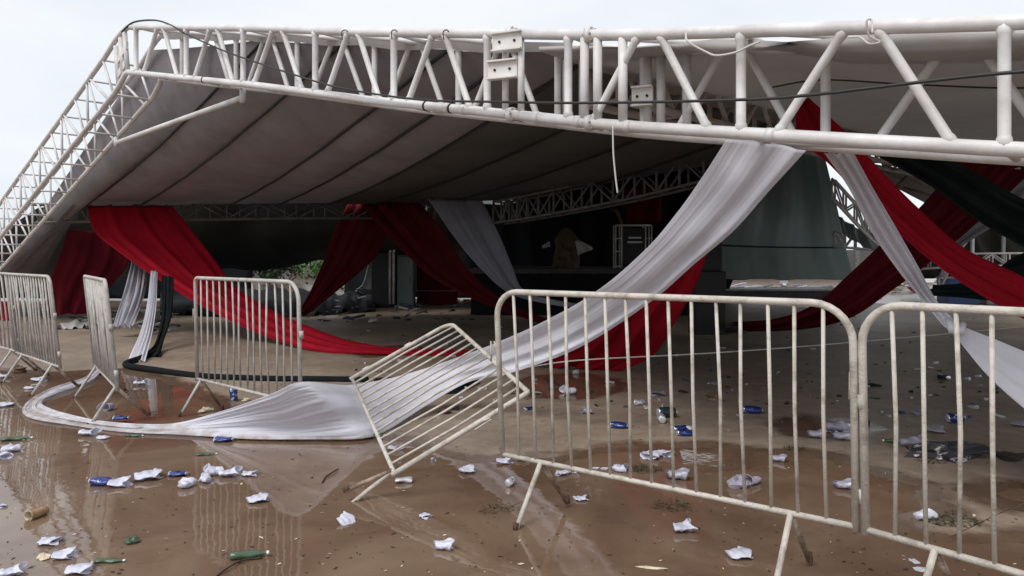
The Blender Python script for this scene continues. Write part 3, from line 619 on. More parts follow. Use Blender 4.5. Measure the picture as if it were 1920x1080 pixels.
cloth('drape', 'green_black', 'black-green drape coming down from the truss toward the right edge', 'drape', [[(1636, 288, 7), (1765, 290, 7)], [(1748, 352, 7), (1842, 330, 7)], [(1850, 425, 7), (1930, 378, 7)], [(1990, 500, 7), (2060, 430, 7)]], 50, 24, .04, 3, 25)
cloth('drape', 'red_dark', 'very dark red cloth behind the black-green drape at the right edge', 'drape', [[(1690, 284, 10), (1850, 284, 10), (2000, 280, 10)], [(1740, 345, 10), (1860, 350, 10), (2000, 345, 10)], [(1800, 372, 10), (1890, 392, 10), (2000, 400, 10)]], 26, 30, .06, 3, 26)
cloth('drape', 'grey_cloth', 'pale grey scarf of cloth behind the black-green drape', 'drape', [[(1925, 320, 9.4), (1960, 360, 9.4)], [(1855, 372, 9.4), (1905, 402, 9.4)], [(1800, 412, 9.4), (1850, 432, 9.4)], [(1762, 448, 9.4), (1790, 470, 9.4)]], 30, 16, .02, 2, 27)
cloth('drape', 'green_black', 'heap of black-green cloth slung low at the right edge above the floor', 'drape', [[(1725, 552, 9.2), (1760, 540, 9.2)], [(1810, 560, 9), (1850, 520, 9)], [(1880, 565, 8.8), (1910, 478, 8.8)], [(1990, 560, 8.6), (2000, 450, 8.6)]], 30, 20, .05, 3, 28)
cloth('drape', 'black_cloth', 'heap of black cloth under the upper end of the toppled barrier', 'drape', [[g(700, 712, .03), g(705, 722, .02)], [g(790, 706, .12), g(800, 736, .02)], [g(850, 704, .15), g(860, 736, .02)], [g(890, 708, .05), g(900, 718, .02)]], 26, 14, .025, 3, 29, floor=.014)
cloth('tarpaulin', 'tarp_grey', 'grey-green tarp wall hanging in folds behind the big white drape', 'tarpaulin', [[(1400, 262, 25.8), (1450, 262, 25.8), (1500, 262, 25.8), (1540, 266, 25.8)], [(1350, 380, 24), (1430, 380, 24), (1510, 380, 24.2), (1568, 380, 24)], [(1318, 462, 24), (1410, 463, 23.8), (1500, 464, 24), (1586, 464, 24)], [(1312, 522, 24.3), (1410, 524, 24.6), (1500, 524, 24.6), (1602, 524, 24.3)]], 50, 70, .07, 2, 30, ampf=lambda t: 1.1 - .6 * t)
cable('strap', 'thin black strap across the lower part of the grey-green tarp wall', [(1318, 458, 23.2), (1400, 462, 23.2), (1500, 464, 23.2), (1600, 464, 23.2)], .03, 'seam_black', 'strap', seg=4)

# ================================================================ THE DARK STAGE AND ITS CONTENTS
def bxo(name, m, label, cat, c, s, parts=None, rotz=0, group=None):
    """a thing with its base at c: bevelled body + parts"""
    root = empty(name, c); root.rotation_euler.z = rotz; tag(root, label, cat, group)
    o = MB().box((0, 0, s[2] / 2), *s).build('body', m, root); bv = o.modifiers.new('bevel', 'BEVEL'); bv.width = min(s) * .04; bv.segments = 2
    for (nm, mm, pc, ps) in (parts or []): MB().box(pc, *ps).build(nm, mm, root)
    return root
st_ = empty('stage', (2.1, 21.5, 0)); tag(st_, 'low black stage deck under the collapsed roof, in deep shade', 'stage')
MB().box((0, 0, 1.14), 6.4, 5, .12).build('deck', 'deck', st_)
MB().box((0, -2.4, .54), 6.3, .05, 1.06).build('skirt', 'black_cloth', st_)
for x in (-3.1, -1.5, 0, 1.5, 3.1): MB().tube([(x, -2.3, 0), (x, -2.3, 1.08)], .04, 6).build('leg', 'grey_metal', st_)
cloth('backdrop', 'black_cloth', 'huge black backdrop cloth closing the rear of the stage', 'backdrop', [[(620, 330, 27), (1000, 300, 27), (1430, 250, 27)], [(650, 450, 27), (1020, 450, 27), (1400, 450, 27)], [(645, 557, 27), (1020, 559, 27), (1360, 559, 27)]], 20, 70, .15, 6, 31)
cloth('backdrop', 'black_cloth', 'black sheet added as interior shade far back below the sagging dark tarp at the left', 'backdrop', [[(-60, 470, 26), (200, 470, 26), (478, 470, 26)], [(-60, 558, 26), (200, 560, 26), (470, 558, 26)]], 10, 40, .08, 5, 33)  # added black sheet, stands for the dark of the shaded interior
rk = empty('equipment_rack', P(1188, 498, 20)); rk.location.z = 1.2; tag(rk, 'white-framed equipment rack with a dark face on the stage, beside the big white drape', 'rack')
hw = .48; ht = 1.15
for x in (-hw, -hw + .16, hw - .16, hw):
    for y in (-.0, .4): MB().tube([(x, y, 0), (x, y, ht)], .022, 6).build('post', 'steel_white', rk, True)
for z in (0.05, .45, .8, ht):
    for y in (0, .4): MB().tube([(-hw, y, z), (-hw + .16, y, z)], .018, 6).build('rail', 'steel_white', rk, True)
    MB().tube([(hw - .16, 0, z), (hw, 0, z)], .018, 6).build('rail', 'steel_white', rk, True)
MB().tube([(-hw, 0, ht), (hw, 0, ht)], .03, 6).build('rail', 'steel_white', rk, True)
MB().box((.02, .15, .6), .58, .2, .95).build('equipment_case', 'grille', rk)
for z, wd in ((.82, .34), (.70, .40)): MB().box((.04, .045, z), wd, .02, .045).build('label_plate', 'screen_label', rk)
fig = empty('covered_speaker', P(1062, 495, 20.6)); fig.location.z = 1.2; tag(fig, 'tan cloth draped over a tall item at the centre of the dark stage', 'covered speaker')
vs = []; fs = []; nn = 16; prof = [(.36, 0), (.33, .3), (.30, .6), (.34, .75), (.22, .95), (.12, 1.08), (.02, 1.12)]
for r0, z in prof:
    for k in range(nn):
        a = 6.283 * k / nn; rr = r0 * (1 + .16 * math.sin(5 * a + z * 3)); vs.append((rr * math.cos(a), rr * .8 * math.sin(a), z))
for i in range(len(prof) - 1):
    for k in range(nn): fs.append((i * nn + k, i * nn + (k + 1) % nn, (i + 1) * nn + (k + 1) % nn, (i + 1) * nn + k))
mesh_obj('cover', vs, fs, 'tan_cloth', fig, True)
cloth('paper_sheet', 'paper', 'torn white sheet left of the tan covered item on stage', 'sheet', [[(1016, 461, 20), (1030, 452, 20)], [(1018, 466, 20), (1032, 462, 20)]], 6, 6, .03, 2, 40)
cloth('paper_sheet', 'paper', 'torn white sheet right of the tan covered item on stage', 'sheet', [[(1078, 452, 20), (1085, 450, 20)], [(1082, 472, 20), (1112, 466, 20)], [(1084, 482, 20), (1086, 476, 20)]], 8, 8, .03, 2, 41)
cloth('banner', 'red_dark', 'dark red banner hung in shade above the white-framed rack', 'banner', [[(1165, 350, 22), (1240, 340, 22)], [(1175, 420, 22), (1240, 415, 22)]], 10, 12, .05, 2, 42)
cable('strip', 'tan strip of cloth curling down beside the dark red banner', [(1145, 392, 21.5), (1156, 396, 21.5), (1163, 412, 21.5), (1166, 425, 21.5)], .05, 'tan_cloth', 'cloth strip', seg=4)
def speaker(X, Yb, d, w_, h_, label, z0=0, m='speaker_black', parts=1):
    p = P(X, Yb, d); p.z = z0
    pr = [('grille', 'grille', (0, -w_ * .36, h_ * .5), (w_ * .86, .02, h_ * .88)), ('handle', 'seam_black', (w_ * .505, 0, h_ * .6), (.02, .12, .06))]
    return bxo('speaker_cabinet', m, label, 'speaker', p, (w_, w_ * .7, h_), pr)
speaker(1325, 627, 14.5, .62, .62, 'black speaker cabinet at the floor, bottom of the stack of three beside the red drape')
speaker(1326, 560, 14.5, .62, .60, 'black speaker cabinet in the middle of the stack of three', .625)
speaker(1322, 500, 14.5, .56, .56, 'black speaker cabinet topmost of the stack of three', 1.23)
speaker(722, 570, 23, .75, 1.8, 'tall dark green-black cabinet between the two dark red drapes')
bxo('equipment_case', 'grey_metal', 'tall grey metal case right of the dark green-black cabinet', 'case', Vector(((762 - CX) / F * 23, 23, 0)), (.5, .5, 1.55), [('door', 'tarp_grey', (0, -.26, .8), (.42, .02, 1.4)), ('handle', 'steel_dim', (.15, -.28, .8), (.03, .03, .2))])
bxo('panel', 'red_dark', 'dark red panel standing behind the right dark red drape', 'panel', Vector(((820 - CX) / F * 24, 24, 0)), (1.3, .1, 1.35), [('rail', 'steel_dim', (0, -.08, .42), (1.3, .05, .03))])
for i_, X in enumerate((731, 738)):
    tag(tube_obj('light_stand', [P(X, 570, 22.3), P(X, 450 + 5 * i_, 22.3)], .035, 'steel_white'), ['white pole rising behind the dark cabinet, left of its twin', 'white pole rising behind the dark cabinet, right of its twin'][i_], 'pole')
cloth('paper_sheet', 'paper', 'pinkish white sheet leaning against the dark green-black cabinet', 'sheet', [[(690, 498, 23.4), (698, 495, 23.4)], [(680, 532, 23.4), (698, 530, 23.4)], [(668, 542, 23.4), (698, 543, 23.4)]], 8, 8, .04, 2, 43)
cloth('paper_sheet', 'paper', 'flattened pale tent sheet on the floor under the left red drape', 'sheet', [[g(112, 606), g(235, 596)], [g(120, 618), g(180, 614)]], 10, 16, .05, 4, 44, floor=.02)

cloth('drape', 'black_cloth', 'black crumpled sheet added as shade along the floor beyond the third barrier', 'drape', [[(300, 548, 26), (480, 540, 26), (600, 546, 26), (705, 552, 26)], [(300, 560, 24), (480, 556, 24), (600, 560, 24), (705, 562, 24)], [g(300, 590), g(480, 596), g(600, 592), g(705, 584)]], 24, 60, .07, 6, 81, floor=.015, wrinkle=.6)  # added black sheet, darkens the bright far floor as shade would
# planks, sheets and debris on the far floor
rnd = random.Random(9)
def pile(name, label, X0, X1, Y0, Y1, n, mats, big=.5, zmax=.25):
    mb = MB()
    for i in range(n):
        X = rnd.uniform(X0, X1); Y = rnd.uniform(Y0, Y1); p = G(X, Y, 0); s = rnd.uniform(.25, 1) * big
        a = rnd.uniform(0, 3.14); tz = rnd.uniform(-.3, .3); ax = Vector((math.cos(a), math.sin(a), tz)).normalized(); ay = Vector((-math.sin(a), math.cos(a), 0)); az = ax.cross(ay)
        mb.box(p + UP * (rnd.uniform(.01, zmax) * .5 + abs(tz) * s * .5), s, s * rnd.uniform(.08, .7), rnd.uniform(.004, .05), ax, ay, az, mi=rnd.randrange(len(mats)))
    o = mb.build(name, mats[0], mats=mats); tag(o, label, kind='stuff'); return o
pile('rubble', 'scattered pale boards and torn sheets on the floor in front of the grey-green tarp wall', 1345, 1640, 537, 560, 60, ['paper', 'grey_metal', 'deck', 'cup_white'], 1.0)
pile('rubble', 'wreckage of boards, red and white sheets on the far floor at the right', 1600, 1960, 519, 552, 170, ['paper', 'paper', 'cup_white', 'deck', 'red_dark', 'grey_metal', 'cardboard'], 1.2, .7)
pile('rubble', 'torn boards and pale sheets heaped left of the dark green-black cabinet', 640, 702, 540, 572, 26, ['paper', 'grey_metal', 'seam_black', 'deck'], .7, .5)
pile('rubble', 'dark trampled debris between the dark red drapes', 560, 960, 545, 606, 120, ['deck', 'paper', 'seam_black', 'grey_metal', 'seam_black', 'blue_plastic'], .32, .12)
pile('rubble', 'grey torn material on the floor under the left red drapes', 105, 340, 585, 622, 60, ['grey_metal', 'deck', 'paper', 'deck'], .45, .12)
pile('rubble', 'small torn plastic scraps strewn far across the shaded floor', 640, 1915, 640, 800, 90, ['cup_white', 'cup_clear', 'blue_plastic', 'paper', 'seam_black'], .10, .03)
pile('rubble', 'crumbs of dirt and scraps scattered over the shaded floor', 640, 1900, 590, 770, 170, ['deck', 'seam_black', 'paper', 'leaf_dark', 'brown_stone'], .07, .02)
# low platform in front of the tarp wall
bxo('platform', 'deck', 'low dark platform strip under the hem of the grey-green tarp wall', 'platform', Vector((8.6, 27, 0)), (6.4, 3, .35), [('plank', 'paper', (-.6, -1.2, .37), (4.0, .16, .03)), ('plank', 'grey_metal', (.8, -.9, .38), (3.2, .3, .04)), ('plank', 'paper', (1.5, -1.42, .375), (2.6, .1, .05))])

# collapsed trusses and far roof seen at the right
WG = 'collapsed trusses behind the drapes at the right'
line_truss('thin bright collapsed truss leaning beside the tarp wall, seen left of the crinkled white drape', [P(1560, 372, 16), P(1640, 455, 17), P(1700, 500, 18)], .42, Vector((.5, .8, 0)), .03, .022, 'steel_truss', 8, WG)
line_truss('fallen bright truss lying flat at the far floor between the white and dark red drapes', [P(1565, 462, 20), P(1660, 470, 20), P(1790, 478, 20)], .4, Vector((.3, .9, 0)), .03, .022, 'steel_truss', 9, WG)
line_truss('small truss poking out under the lower tube, left of its neighbour near the right edge', [P(1720, 305, 9.6), P(1752, 322, 9.6), P(1785, 330, 9.6)], .16, Vector((.3, .9, 0)), .014, .010, 'steel_truss', 4, WG)
line_truss('small cross-braced truss end nearest the right edge', [P(1862, 338, 9.3), P(1882, 345, 9.3), P(1912, 338, 9.3)], .15, Vector((.3, .9, 0)), .014, .010, 'steel_truss', 4, WG)
cloth('tarpaulin', 'tarp_right', 'torn pale tarp strip with seams between the saturated red and black-green drapes', 'tarpaulin', [[(1622, 318, 13), (1662, 308, 13)], [(1680, 352, 13), (1720, 330, 13)], [(1745, 386, 13), (1775, 350, 13)]], 20, 12, .04, 2, 50)
for i_, (a, b) in enumerate([((1668, 362, 12.8), (1705, 325, 12.8)), ((1695, 352, 12.8), (1770, 372, 12.8))]):
    tag(tube_obj('steel_tube', [P(*a), P(*b)], .02, 'steel_dim'), ['short dark tube crossing the torn pale tarp strip steeply', 'short dark tube crossing the torn pale tarp strip at a slant'][i_], 'steel tube')
cloth('tarpaulin', 'tarp_dark', 'dark fallen roof tarp far behind at the right edge', 'tarpaulin', [[(1700, 270, 18), (1900, 250, 18), (2200, 240, 18)], [(1760, 400, 20), (1900, 400, 20), (2200, 400, 20)], [(1790, 480, 22), (1920, 486, 22), (2200, 486, 22)]], 20, 30, .1, 3, 51)
cloth('tarpaulin', 'tarp_grey', 'slumped grey tent sheet between the tarp wall and the far wreckage', 'tarpaulin', [[(1572, 405, 19), (1620, 432, 19), (1690, 440, 19)], [(1580, 440, 19), (1640, 470, 19), (1710, 480, 19)]], 14, 18, .08, 3, 52)
line_truss('fallen truss standing on end among the far wreckage at the right', [P(1760, 545, 17), P(1800, 470, 17), P(1850, 410, 17)], .3, Vector((.5, .8, 0)), .025, .018, 'steel_old', 7, WG)
line_truss('long fallen truss stretched low over the far wreckage toward the right edge', [P(1640, 512, 18), P(1800, 500, 18), P(1990, 498, 18)], .3, Vector((.3, .9, 0)), .025, .018, 'steel_old', 12, WG)
cloth('tarpaulin', 'black_cloth', 'black cloth wall deep behind the wreckage at the right edge', 'tarpaulin', [[(1690, 400, 30), (1850, 395, 30), (2200, 395, 30)], [(1680, 470, 30), (1850, 470, 30), (2200, 470, 30)], [(1690, 524, 30), (1850, 520, 30), (2200, 524, 30)]], 14, 40, .12, 5, 70)
for i_, (X, Yt, m__) in enumerate(((1768, 425, 'steel_truss'), (1822, 430, 'steel_truss'), (1880, 440, 'tarp_grey'))):
    tag(tube_obj('pole', [P(X, 520, 20), P(X + 2, Yt, 20)], .05, m__), ['pale upright pole in the dark right background, leftmost of three', 'pale upright pole in the dark right background, middle of three', 'grey upright pole in the dark right background, nearest the edge'][i_], 'pole')
for i_, (X, w_, h_, m__) in enumerate(((1795, 1.0, .8, 'blue_plastic'), (1862, .8, .7, 'grey_metal'), (1910, .9, .6, 'blue_plastic'))):
    bxo('storage_bin', m__, ['blue bin among the far wreckage, left of the grey one', 'grey bin among the far wreckage, between two blue ones', 'blue bin among the far wreckage, at the right edge'][i_], 'bin', Vector(((X - CX) / F * 24, 24, 0)), (w_, .6, h_), [('lid', 'grey_metal', (0, 0, h_ + .03), (w_ * 1.04, .64, .06)), ('handle', 'seam_black', (0, -.32, h_ * .7), (.3, .04, .06))])
# background behind everything: low wall, shed, shrubs
def shrub(X, d, w_, h_, label, n=700, m='bush'):
    root = empty('shrub', Vector(((X - CX) / F * d, d, 0))); tag(root, label, 'shrub', 'shrubs beyond the tent')
    r = random.Random(label); vs = []; fs = []
    blobs = [(r.uniform(-.5, .5) * w_, r.uniform(-.4, .4) * w_, r.uniform(.3, .8) * h_, r.uniform(.2, .35) * h_) for _ in range(9)]
    for i in range(n):
        b = r.choice(blobs); dv = Vector((r.gauss(0, 1), r.gauss(0, 1), r.gauss(0, 1))).normalized() * b[3] * r.uniform(.6, 1.15)
        p = Vector(b[:3]) + dv; p.z = max(p.z, .05); s = r.uniform(.06, .13) * h_ / 1.4
        a = Vector((r.gauss(0, 1), r.gauss(0, 1), r.gauss(0, 1))).normalized(); c = a.cross(Vector((r.gauss(0, 1), r.gauss(0, 1), r.gauss(0, 1)))).normalized()
        k = len(vs); vs += [p - a * s, p + c * s * .5, p + a * s, p - c * s * .5]; fs.append((k, k + 1, k + 2, k + 3))
    mesh_obj('foliage', vs, fs, m, root)
    for x in (-.2, .1, .3): MB().tube([(0, 0, 0), (x * w_, 0, h_ * .6)], [.04, .015], 6).build('stem', 'wood', root)
shrub(610, 31, 1.6, 1.5, 'bright green shrub in daylight beyond the left dark red drape')
shrub(540, 42, 5, 2.2, 'dull green shrub beyond the sagging dark tarp, left of the bright one', 1900, 'foliage_dark')
shrub(450, 40, 5, 2.4, 'dark green shrub beyond the sagging tarp at the far left', 1900, 'foliage_dark')
wl = empty('boundary_wall', (0, 52, 0)); tag(wl, 'low pale boundary wall far beyond the tent', 'wall')
for i in range(-8, 14):
    MB().box((i * 4 + 2, 0, 1.0), 3.94, .2, 2.0).build('wall_panel', 'wall_paint', wl)
    MB().box((i * 4, 0, 1.1), .3, .3, 2.2).build('pillar', 'steel_dim', wl)
# ================================================================ LITTER
def crumple_cup(seed, squash=.5, r0=.043, r1=.027, h=.088, amp=1.0):
    r = random.Random(seed); vs = []; fs = []; n = 22; k = 12
    ph = [r.uniform(0, 6.28) for _ in range(6)]; bend = r.uniform(-.9, .9) * amp; ty = r.uniform(.0, .5)
    for layer in (0, 1):
        for i in range(k + 1):
            t = i / k; R = (r1 + (r0 - r1) * t) * (1 if layer == 0 else .965)
            sq = squash * (1 - .26 * amp * math.exp(-((t - .2 - ty) / .22) ** 2))
            for j in range(n):
                a = 6.283 * j / n; rr = R
                if i >= k - 1 and layer == 0: rr *= 1.06
                x = t * h; y = rr * math.cos(a) * (1 + .35 * (1 - sq)); z = rr * math.sin(a) * sq
                q = Vector((x * 22 + seed * 3.1, y * 22, z * 22)); d = noise.noise_vector(q) * .0105 * amp + noise.noise_vector(q * 2.3) * .006 * amp
                x += d.x + .015 * amp * math.sin(a * 2 + ph[0]) * t * t; y += d.y; z += d.z
                th = bend * (t - .4); y += math.sin(th) * .03; z += abs(math.sin(th)) * .012
                vs.append(Vector((x - h / 2, y, z)))
    for i in range(k):
        for j in range(n):
            a = i * n + j; b = i * n + (j + 1) % n
            fs.append((a, b, b + n, a + n)); o2 = (k + 1) * n
            fs.append((a + o2, a + n + o2, b + n + o2, b + o2))
    fs.append(tuple(range(n))[::-1]); o2 = (k + 1) * n
    for j in range(n): fs.append((k * n + j, k * n + (j + 1) % n, o2 + k * n + (j + 1) % n, o2 + k * n + j))
    zmin = min(v.z for v in vs)
    for v in vs: v.z = max(0, v.z - zmin - .003)
    return vs, fs
def mesh_data(name, vs, fs, mats, fm=None):
    me = bpy.data.meshes.new(name); me.from_pydata([tuple(v) for v in vs], [], fs)
    for m in mats: me.materials.append(MATS[m])
    if fm: me.polygons.foreach_set('material_index', fm)
    me.polygons.foreach_set('use_smooth', [True] * len(me.polygons)); me.update(); return me
CUP = {}
for m in ('cup_white', 'cup_clear'):
    for s in range(7):
        vs, fs = crumple_cup(s, [.42, .6, .28, .8, .45, .7, .34][s]); CUP[m, s] = mesh_data('plastic_cup', vs, fs, [m])
vs, fs = crumple_cup(99, 1.0, .024, .019, .095, .12); CUP['card', 0] = mesh_data('paper_cup', vs, fs, ['cardboard', 'cream'], [i % 2 if i < 12 * 22 * 2 else 1 for i in range(len(fs))])
def lathe(prof, n=16, dent=0, seed=0, axis='x'):
    r = random.Random(seed); vs = []; fs = []; ph = r.uniform(0, 6.28)
    for x, R in prof:
        for j in range(n):
            a = 6.283 * j / n; rr = R * (1 + dent * math.sin(2 * a + ph + x * 40) * (1 if R > .02 else .2))
            vs.append(Vector((x, rr * math.cos(a), rr * math.sin(a))))
    for i in range(len(prof) - 1):
        for j in range(n): fs.append((i * n + j, i * n + (j + 1) % n, (i + 1) * n + (j + 1) % n, (i + 1) * n + j))
    fs.append(tuple(range(n))[::-1]); fs.append(tuple((len(prof) - 1) * n + j for j in range(n)))
    return vs, fs
def can_me(m, dent, seed, squash=1):
    prof = [(-.06, .024), (-.059, .027), (-.054, .028), (-.048, .033), (-.02, .033), (0, .0325), (.02, .033), (.046, .033), (.055, .027), (.058, .027), (.06, .024)]
    vs, fs = lathe(prof, 16, dent, seed); fm = []
    for i in range(len(prof) - 1): fm += [1 if i < 2 or i > 7 else 0] * 16
    fm += [1, 1]
    for v in vs: v.z *= squash
    zm = min(v.z for v in vs)
    for v in vs: v.z -= zm
    return mesh_data('drink_can', vs, fs, [m, 'can_end'], fm)
CAN = {'can_blue': [can_me('can_blue', .05, 1), can_me('can_blue', .22, 2, .6), can_me('can_blue', .3, 3, .4)], 'can_silver': [can_me('can_silver', .1, 4), can_me('can_silver', .25, 5, .5)], 'can_dark': [can_me('can_dark', .05, 6), can_me('can_dark', .2, 7, .6)]}
def bottle_me(seed, squash, dent):
    prof = [(-.13, .012), (-.13, .028), (-.125, .032), (-.06, .033), (-.055, .030), (0, .033), (.03, .032), (.07, .022), (.10, .013), (.115, .012), (.116, .015), (.132, .015), (.133, .010)]
    vs, fs = lathe(prof, 16, dent, seed); fm = []
    for i in range(len(prof) - 1): fm += [1 if i > 8 else 0] * 16
    fm += [0, 1]
    for v in vs: v.z *= squash
    zm = min(v.z for v in vs)
    for v in vs: v.z -= zm
    return mesh_data('plastic_bottle', vs, fs, ['bottle_green', 'cap_white'], fm)
BOT = [bottle_me(1, .85, .08), bottle_me(2, .55, .2), bottle_me(3, .9, .04)]
def rock_me(seed, m, sx=1, sz=.5):
    r = random.Random(seed); vs = []; fs = []; n = 10; k = 6
    for i in range(k + 1):
        for j in range(n):
            th = math.pi * i / k; a = 6.283 * j / n; R = 1 + .8 * noise.noise(Vector((math.cos(a) * 1.7 + seed * 2.3, math.sin(a) * 1.7, th * 1.5))) + .3 * noise.noise(Vector((math.cos(a) * 5 + seed, math.sin(a) * 5, th * 3)))
            vs.append(Vector((R * math.sin(th) * math.cos(a) * sx, R * math.sin(th) * math.sin(a), R * math.cos(th) * sz + sz * .7)) * .05)
    for i in range(k):
        for j in range(n): fs.append((i * n + j, (i + 1) * n + j, (i + 1) * n + (j + 1) % n, i * n + (j + 1) % n))
    me = mesh_data('scrap', vs, fs, [m]); me.polygons.foreach_set('use_smooth', [False] * len(me.polygons)); return me
SCR = {('cream', 0): rock_me(3, 'cream', 1.4, .4), ('brown_stone', 0): rock_me(5, 'brown_stone', 1.3, .6), ('leaf_dark', 0): rock_me(6, 'leaf_dark', 1.5, .12), ('paper', 0): rock_me(7, 'cup_white', 1.6, .18), ('stripe', 0): rock_me(11, 'stripe_cloth', 2.2, .45), ('clear', 0): rock_me(8, 'cup_clear', 1.3, .8), ('black', 0): rock_me(13, 'seam_black', 1.6, .4), ('rust', 0): rock_me(14, 'rust', 1.4, .5), ('green', 0): rock_me(21, 'bottle_green', 1.3, .6), ('chip', 0): rock_me(22, 'cream', 4.5, .3)}
MEPX = {'cup': .10, 'can': .12, 'bottle': .265, 'scrap': .13}
def put(kind, me, X, Y, px, label, cat, rot=None, up=False, group=None, z=None, tilt=0):
    p = G(X, Y, .006); size = MEPX[kind]; s = px / F * p.y / size
    zz = float(gheight(np.array([p.x]), np.array([p.y]))[0]) if z is None else z
    p.z = max(zz, 0) - .002 if z is None else z
    nm = {'cup': 'plastic_cup', 'can': 'drink_can', 'bottle': 'plastic_bottle'}.get(kind, me.name.split('.')[0])
    o = bpy.data.objects.new(nm, me); link(o); o.location = p; o.scale = (s, s, s)
    r = random.Random(X * 7 + Y); o.rotation_euler = (tilt, 0, rot if rot is not None else r.uniform(-3.1, 3.1))
    if up: o.rotation_euler = (0, math.radians(-82), r.uniform(0, 3)); o.location.z += .055 * s
    return tag(o, label, cat, group)
LG = 'plastic cups littering the ground'; CG = 'drink cans littering the ground'; BG_ = 'green bottles littering the ground'
def cup(X, Y, px, label, v=None, m='cup_white', **k):
    px *= .80
    s = v if v is not None else (X * 3 + Y) % 7; return put('cup', CUP[m, s], X, Y, px, label, 'cup', group=LG, **k)
def can(X, Y, px, label, m='can_blue', v=0, **k): return put('can', CAN[m][v], X, Y, px, label, 'can', group=CG, **k)
def bot_(X, Y, px, label, v=0, **k): return put('bottle', BOT[v], X, Y, px, label, 'bottle', group=BG_, **k)
def scr(key, X, Y, px, name, label, cat, **k):
    o = put('scrap', SCR[key, 0], X, Y, px, label, cat, **k); o.name = name; return o
# water, left
cup(10, 760, 34, 'flat white cup at the left photo edge, level with the white tail of cloth', 2)
bot_(32, 824, 52, 'pale green bottle at the left edge above two crumpled cups', 1, rot=.3)
cup(26, 845, 36, 'crumpled white cup at the left edge, upper of two', 1); cup(10, 858, 32, 'crumpled white cup at the left edge, lower of two', 4)
cup(166, 815, 34, 'crumpled white cup just below the loop of white cloth', 4); cup(196, 821, 24, 'thin flattened white scrap of cup below the loop of white cloth', 2)
can(190, 908, 40, 'blue and white can at the left end of the row of litter in the puddle', v=1, rot=.1)
cup(222, 910, 50, 'long white cup beside the blue can at the left end of the row', 0, rot=.4); cup(276, 896, 58, 'largest crumpled white cup of the row in the puddle', 6, rot=.5)
can(334, 890, 34, 'crushed blue can near the middle of the row of litter', v=2, rot=0); cup(347, 912, 40, 'white cup folded in two, below the crushed blue can', 1)
cup(386, 902, 32, 'white cup at the lower left of the heaped cups', 5); cup(402, 889, 38, 'white cup topmost of the heaped cups', 3); cup(430, 891, 42, 'white cup at the right of the heaped cups', 4, rot=.1); cup(467, 889, 34, 'lone flattened cup ending the row on the right', 2, rot=0)
cup(482, 938, 46, 'white cup floating alone below the end of the row', 6, rot=.6)
put('cup', CUP['card', 0], 70, 968, 40, 'brown cardboard cup lying with its pale rim to the left', 'cup', rot=-1.85)
cup(92, 1016, 46, 'flat white cup like a small tray below the brown cup', 2, rot=0); scr('cream', 82, 1043, 26, 'cork_stub', 'small cream stub lying between white cups', 'stub')
cup(118, 1044, 50, 'bent white cup right of the cream stub', 0, rot=.4); cup(148, 1070, 54, 'winged white cup near the bottom edge, right of two', 6, rot=.1); cup(22, 1076, 46, 'white cup in the bottom left corner', 4)
bot_(206, 1052, 56, 'flattened green bottle floating near the bottom edge', 1, rot=.05); scr('green', 248, 1015, 30, 'plastic_scrap', 'crumpled greenish plastic piece above the flattened green bottle', 'plastic scrap')
bot_(468, 1044, 70, 'green bottle behind the bent dark twig', 0, rot=.25); bot_(252, 817, 34, 'green crushed bottle against the edge of the white tail', 1, rot=0)
can(228, 792, 30, 'dark blue can on the white tail of cloth', v=2, z=.03, rot=0); can(420, 826, 36, 'blue can squashed under the front hem of the white sheet', v=2, rot=0); bot_(388, 852, 36, 'faded green bottle piece in front of the white sheet', 1, rot=.2)
cup(202, 768, 30, 'clear cup under the feet of the edge-on barrier', 3, 'cup_clear'); cup(264, 721, 26, 'white cup behind the edge-on barrier', 4); scr('cream', 386, 770, 28, 'food_scrap', 'cream coloured food scrap by the foot of the third barrier', 'food scrap')
can(433, 752, 26, 'blue can standing upright behind the rail of the third barrier', up=True); scr('cream', 462, 752, 18, 'food_scrap', 'small tan scrap right of the upright blue can', 'food scrap')
cup(72, 714, 30, 'white cup near the foot of the left barrier pair', 0); cup(58, 728, 20, 'small white scrap of cup below that foot', 2); scr('brown_stone', 36, 697, 30, 'stone', 'brown lump between the feet of the left barrier pair', 'stone'); cup(3, 948, 20, 'sliver of white cup at the left edge, beside the reflection', 2)
cup(8, 708, 24, 'white cup under the cut-off left barrier', 4)
# centre
cup(647, 977, 40, 'torn white cup in the puddle below the barrier legs', 6, rot=1.0, tilt=.5); can(757, 903, 32, 'silver can at the corner of the toppled barrier', 'can_silver', 1, rot=.1)
cup(876, 884, 38, 'tilted white cup right of the toppled barrier', 0, rot=.6); can(957, 908, 26, 'silver can with its end facing up, left of the near barrier foot', 'can_silver', 0, rot=1.2)
cup(830, 1027, 42, 'rounded white cup standing alone in the water at the bottom centre', 5, rot=.3); cup(797, 967, 28, 'thin translucent cup sliver in the open water', 2); cup(944, 867, 38, 'white cup just left of the near barrier post', 0, rot=.1); cup(978, 863, 22, 'small clear cup at the base of the near barrier post', 4, 'cup_clear')
bot_(702, 820, 40, 'green bottle poking out under the hump of white cloth', 2, rot=.05); cup(740, 843, 26, 'white cup seen through the bars of the toppled barrier', 4); scr('rust', 836, 777, 24, 'dark_scrap', 'reddish brown scrap seen through the toppled barrier', 'scrap')
bot_(845, 732, 60, 'dull green bottle under the upper end of the toppled barrier', 1, rot=.1); cup(812, 862, 14, 'tiny cup fragment on the thick rail of the toppled barrier', 5)
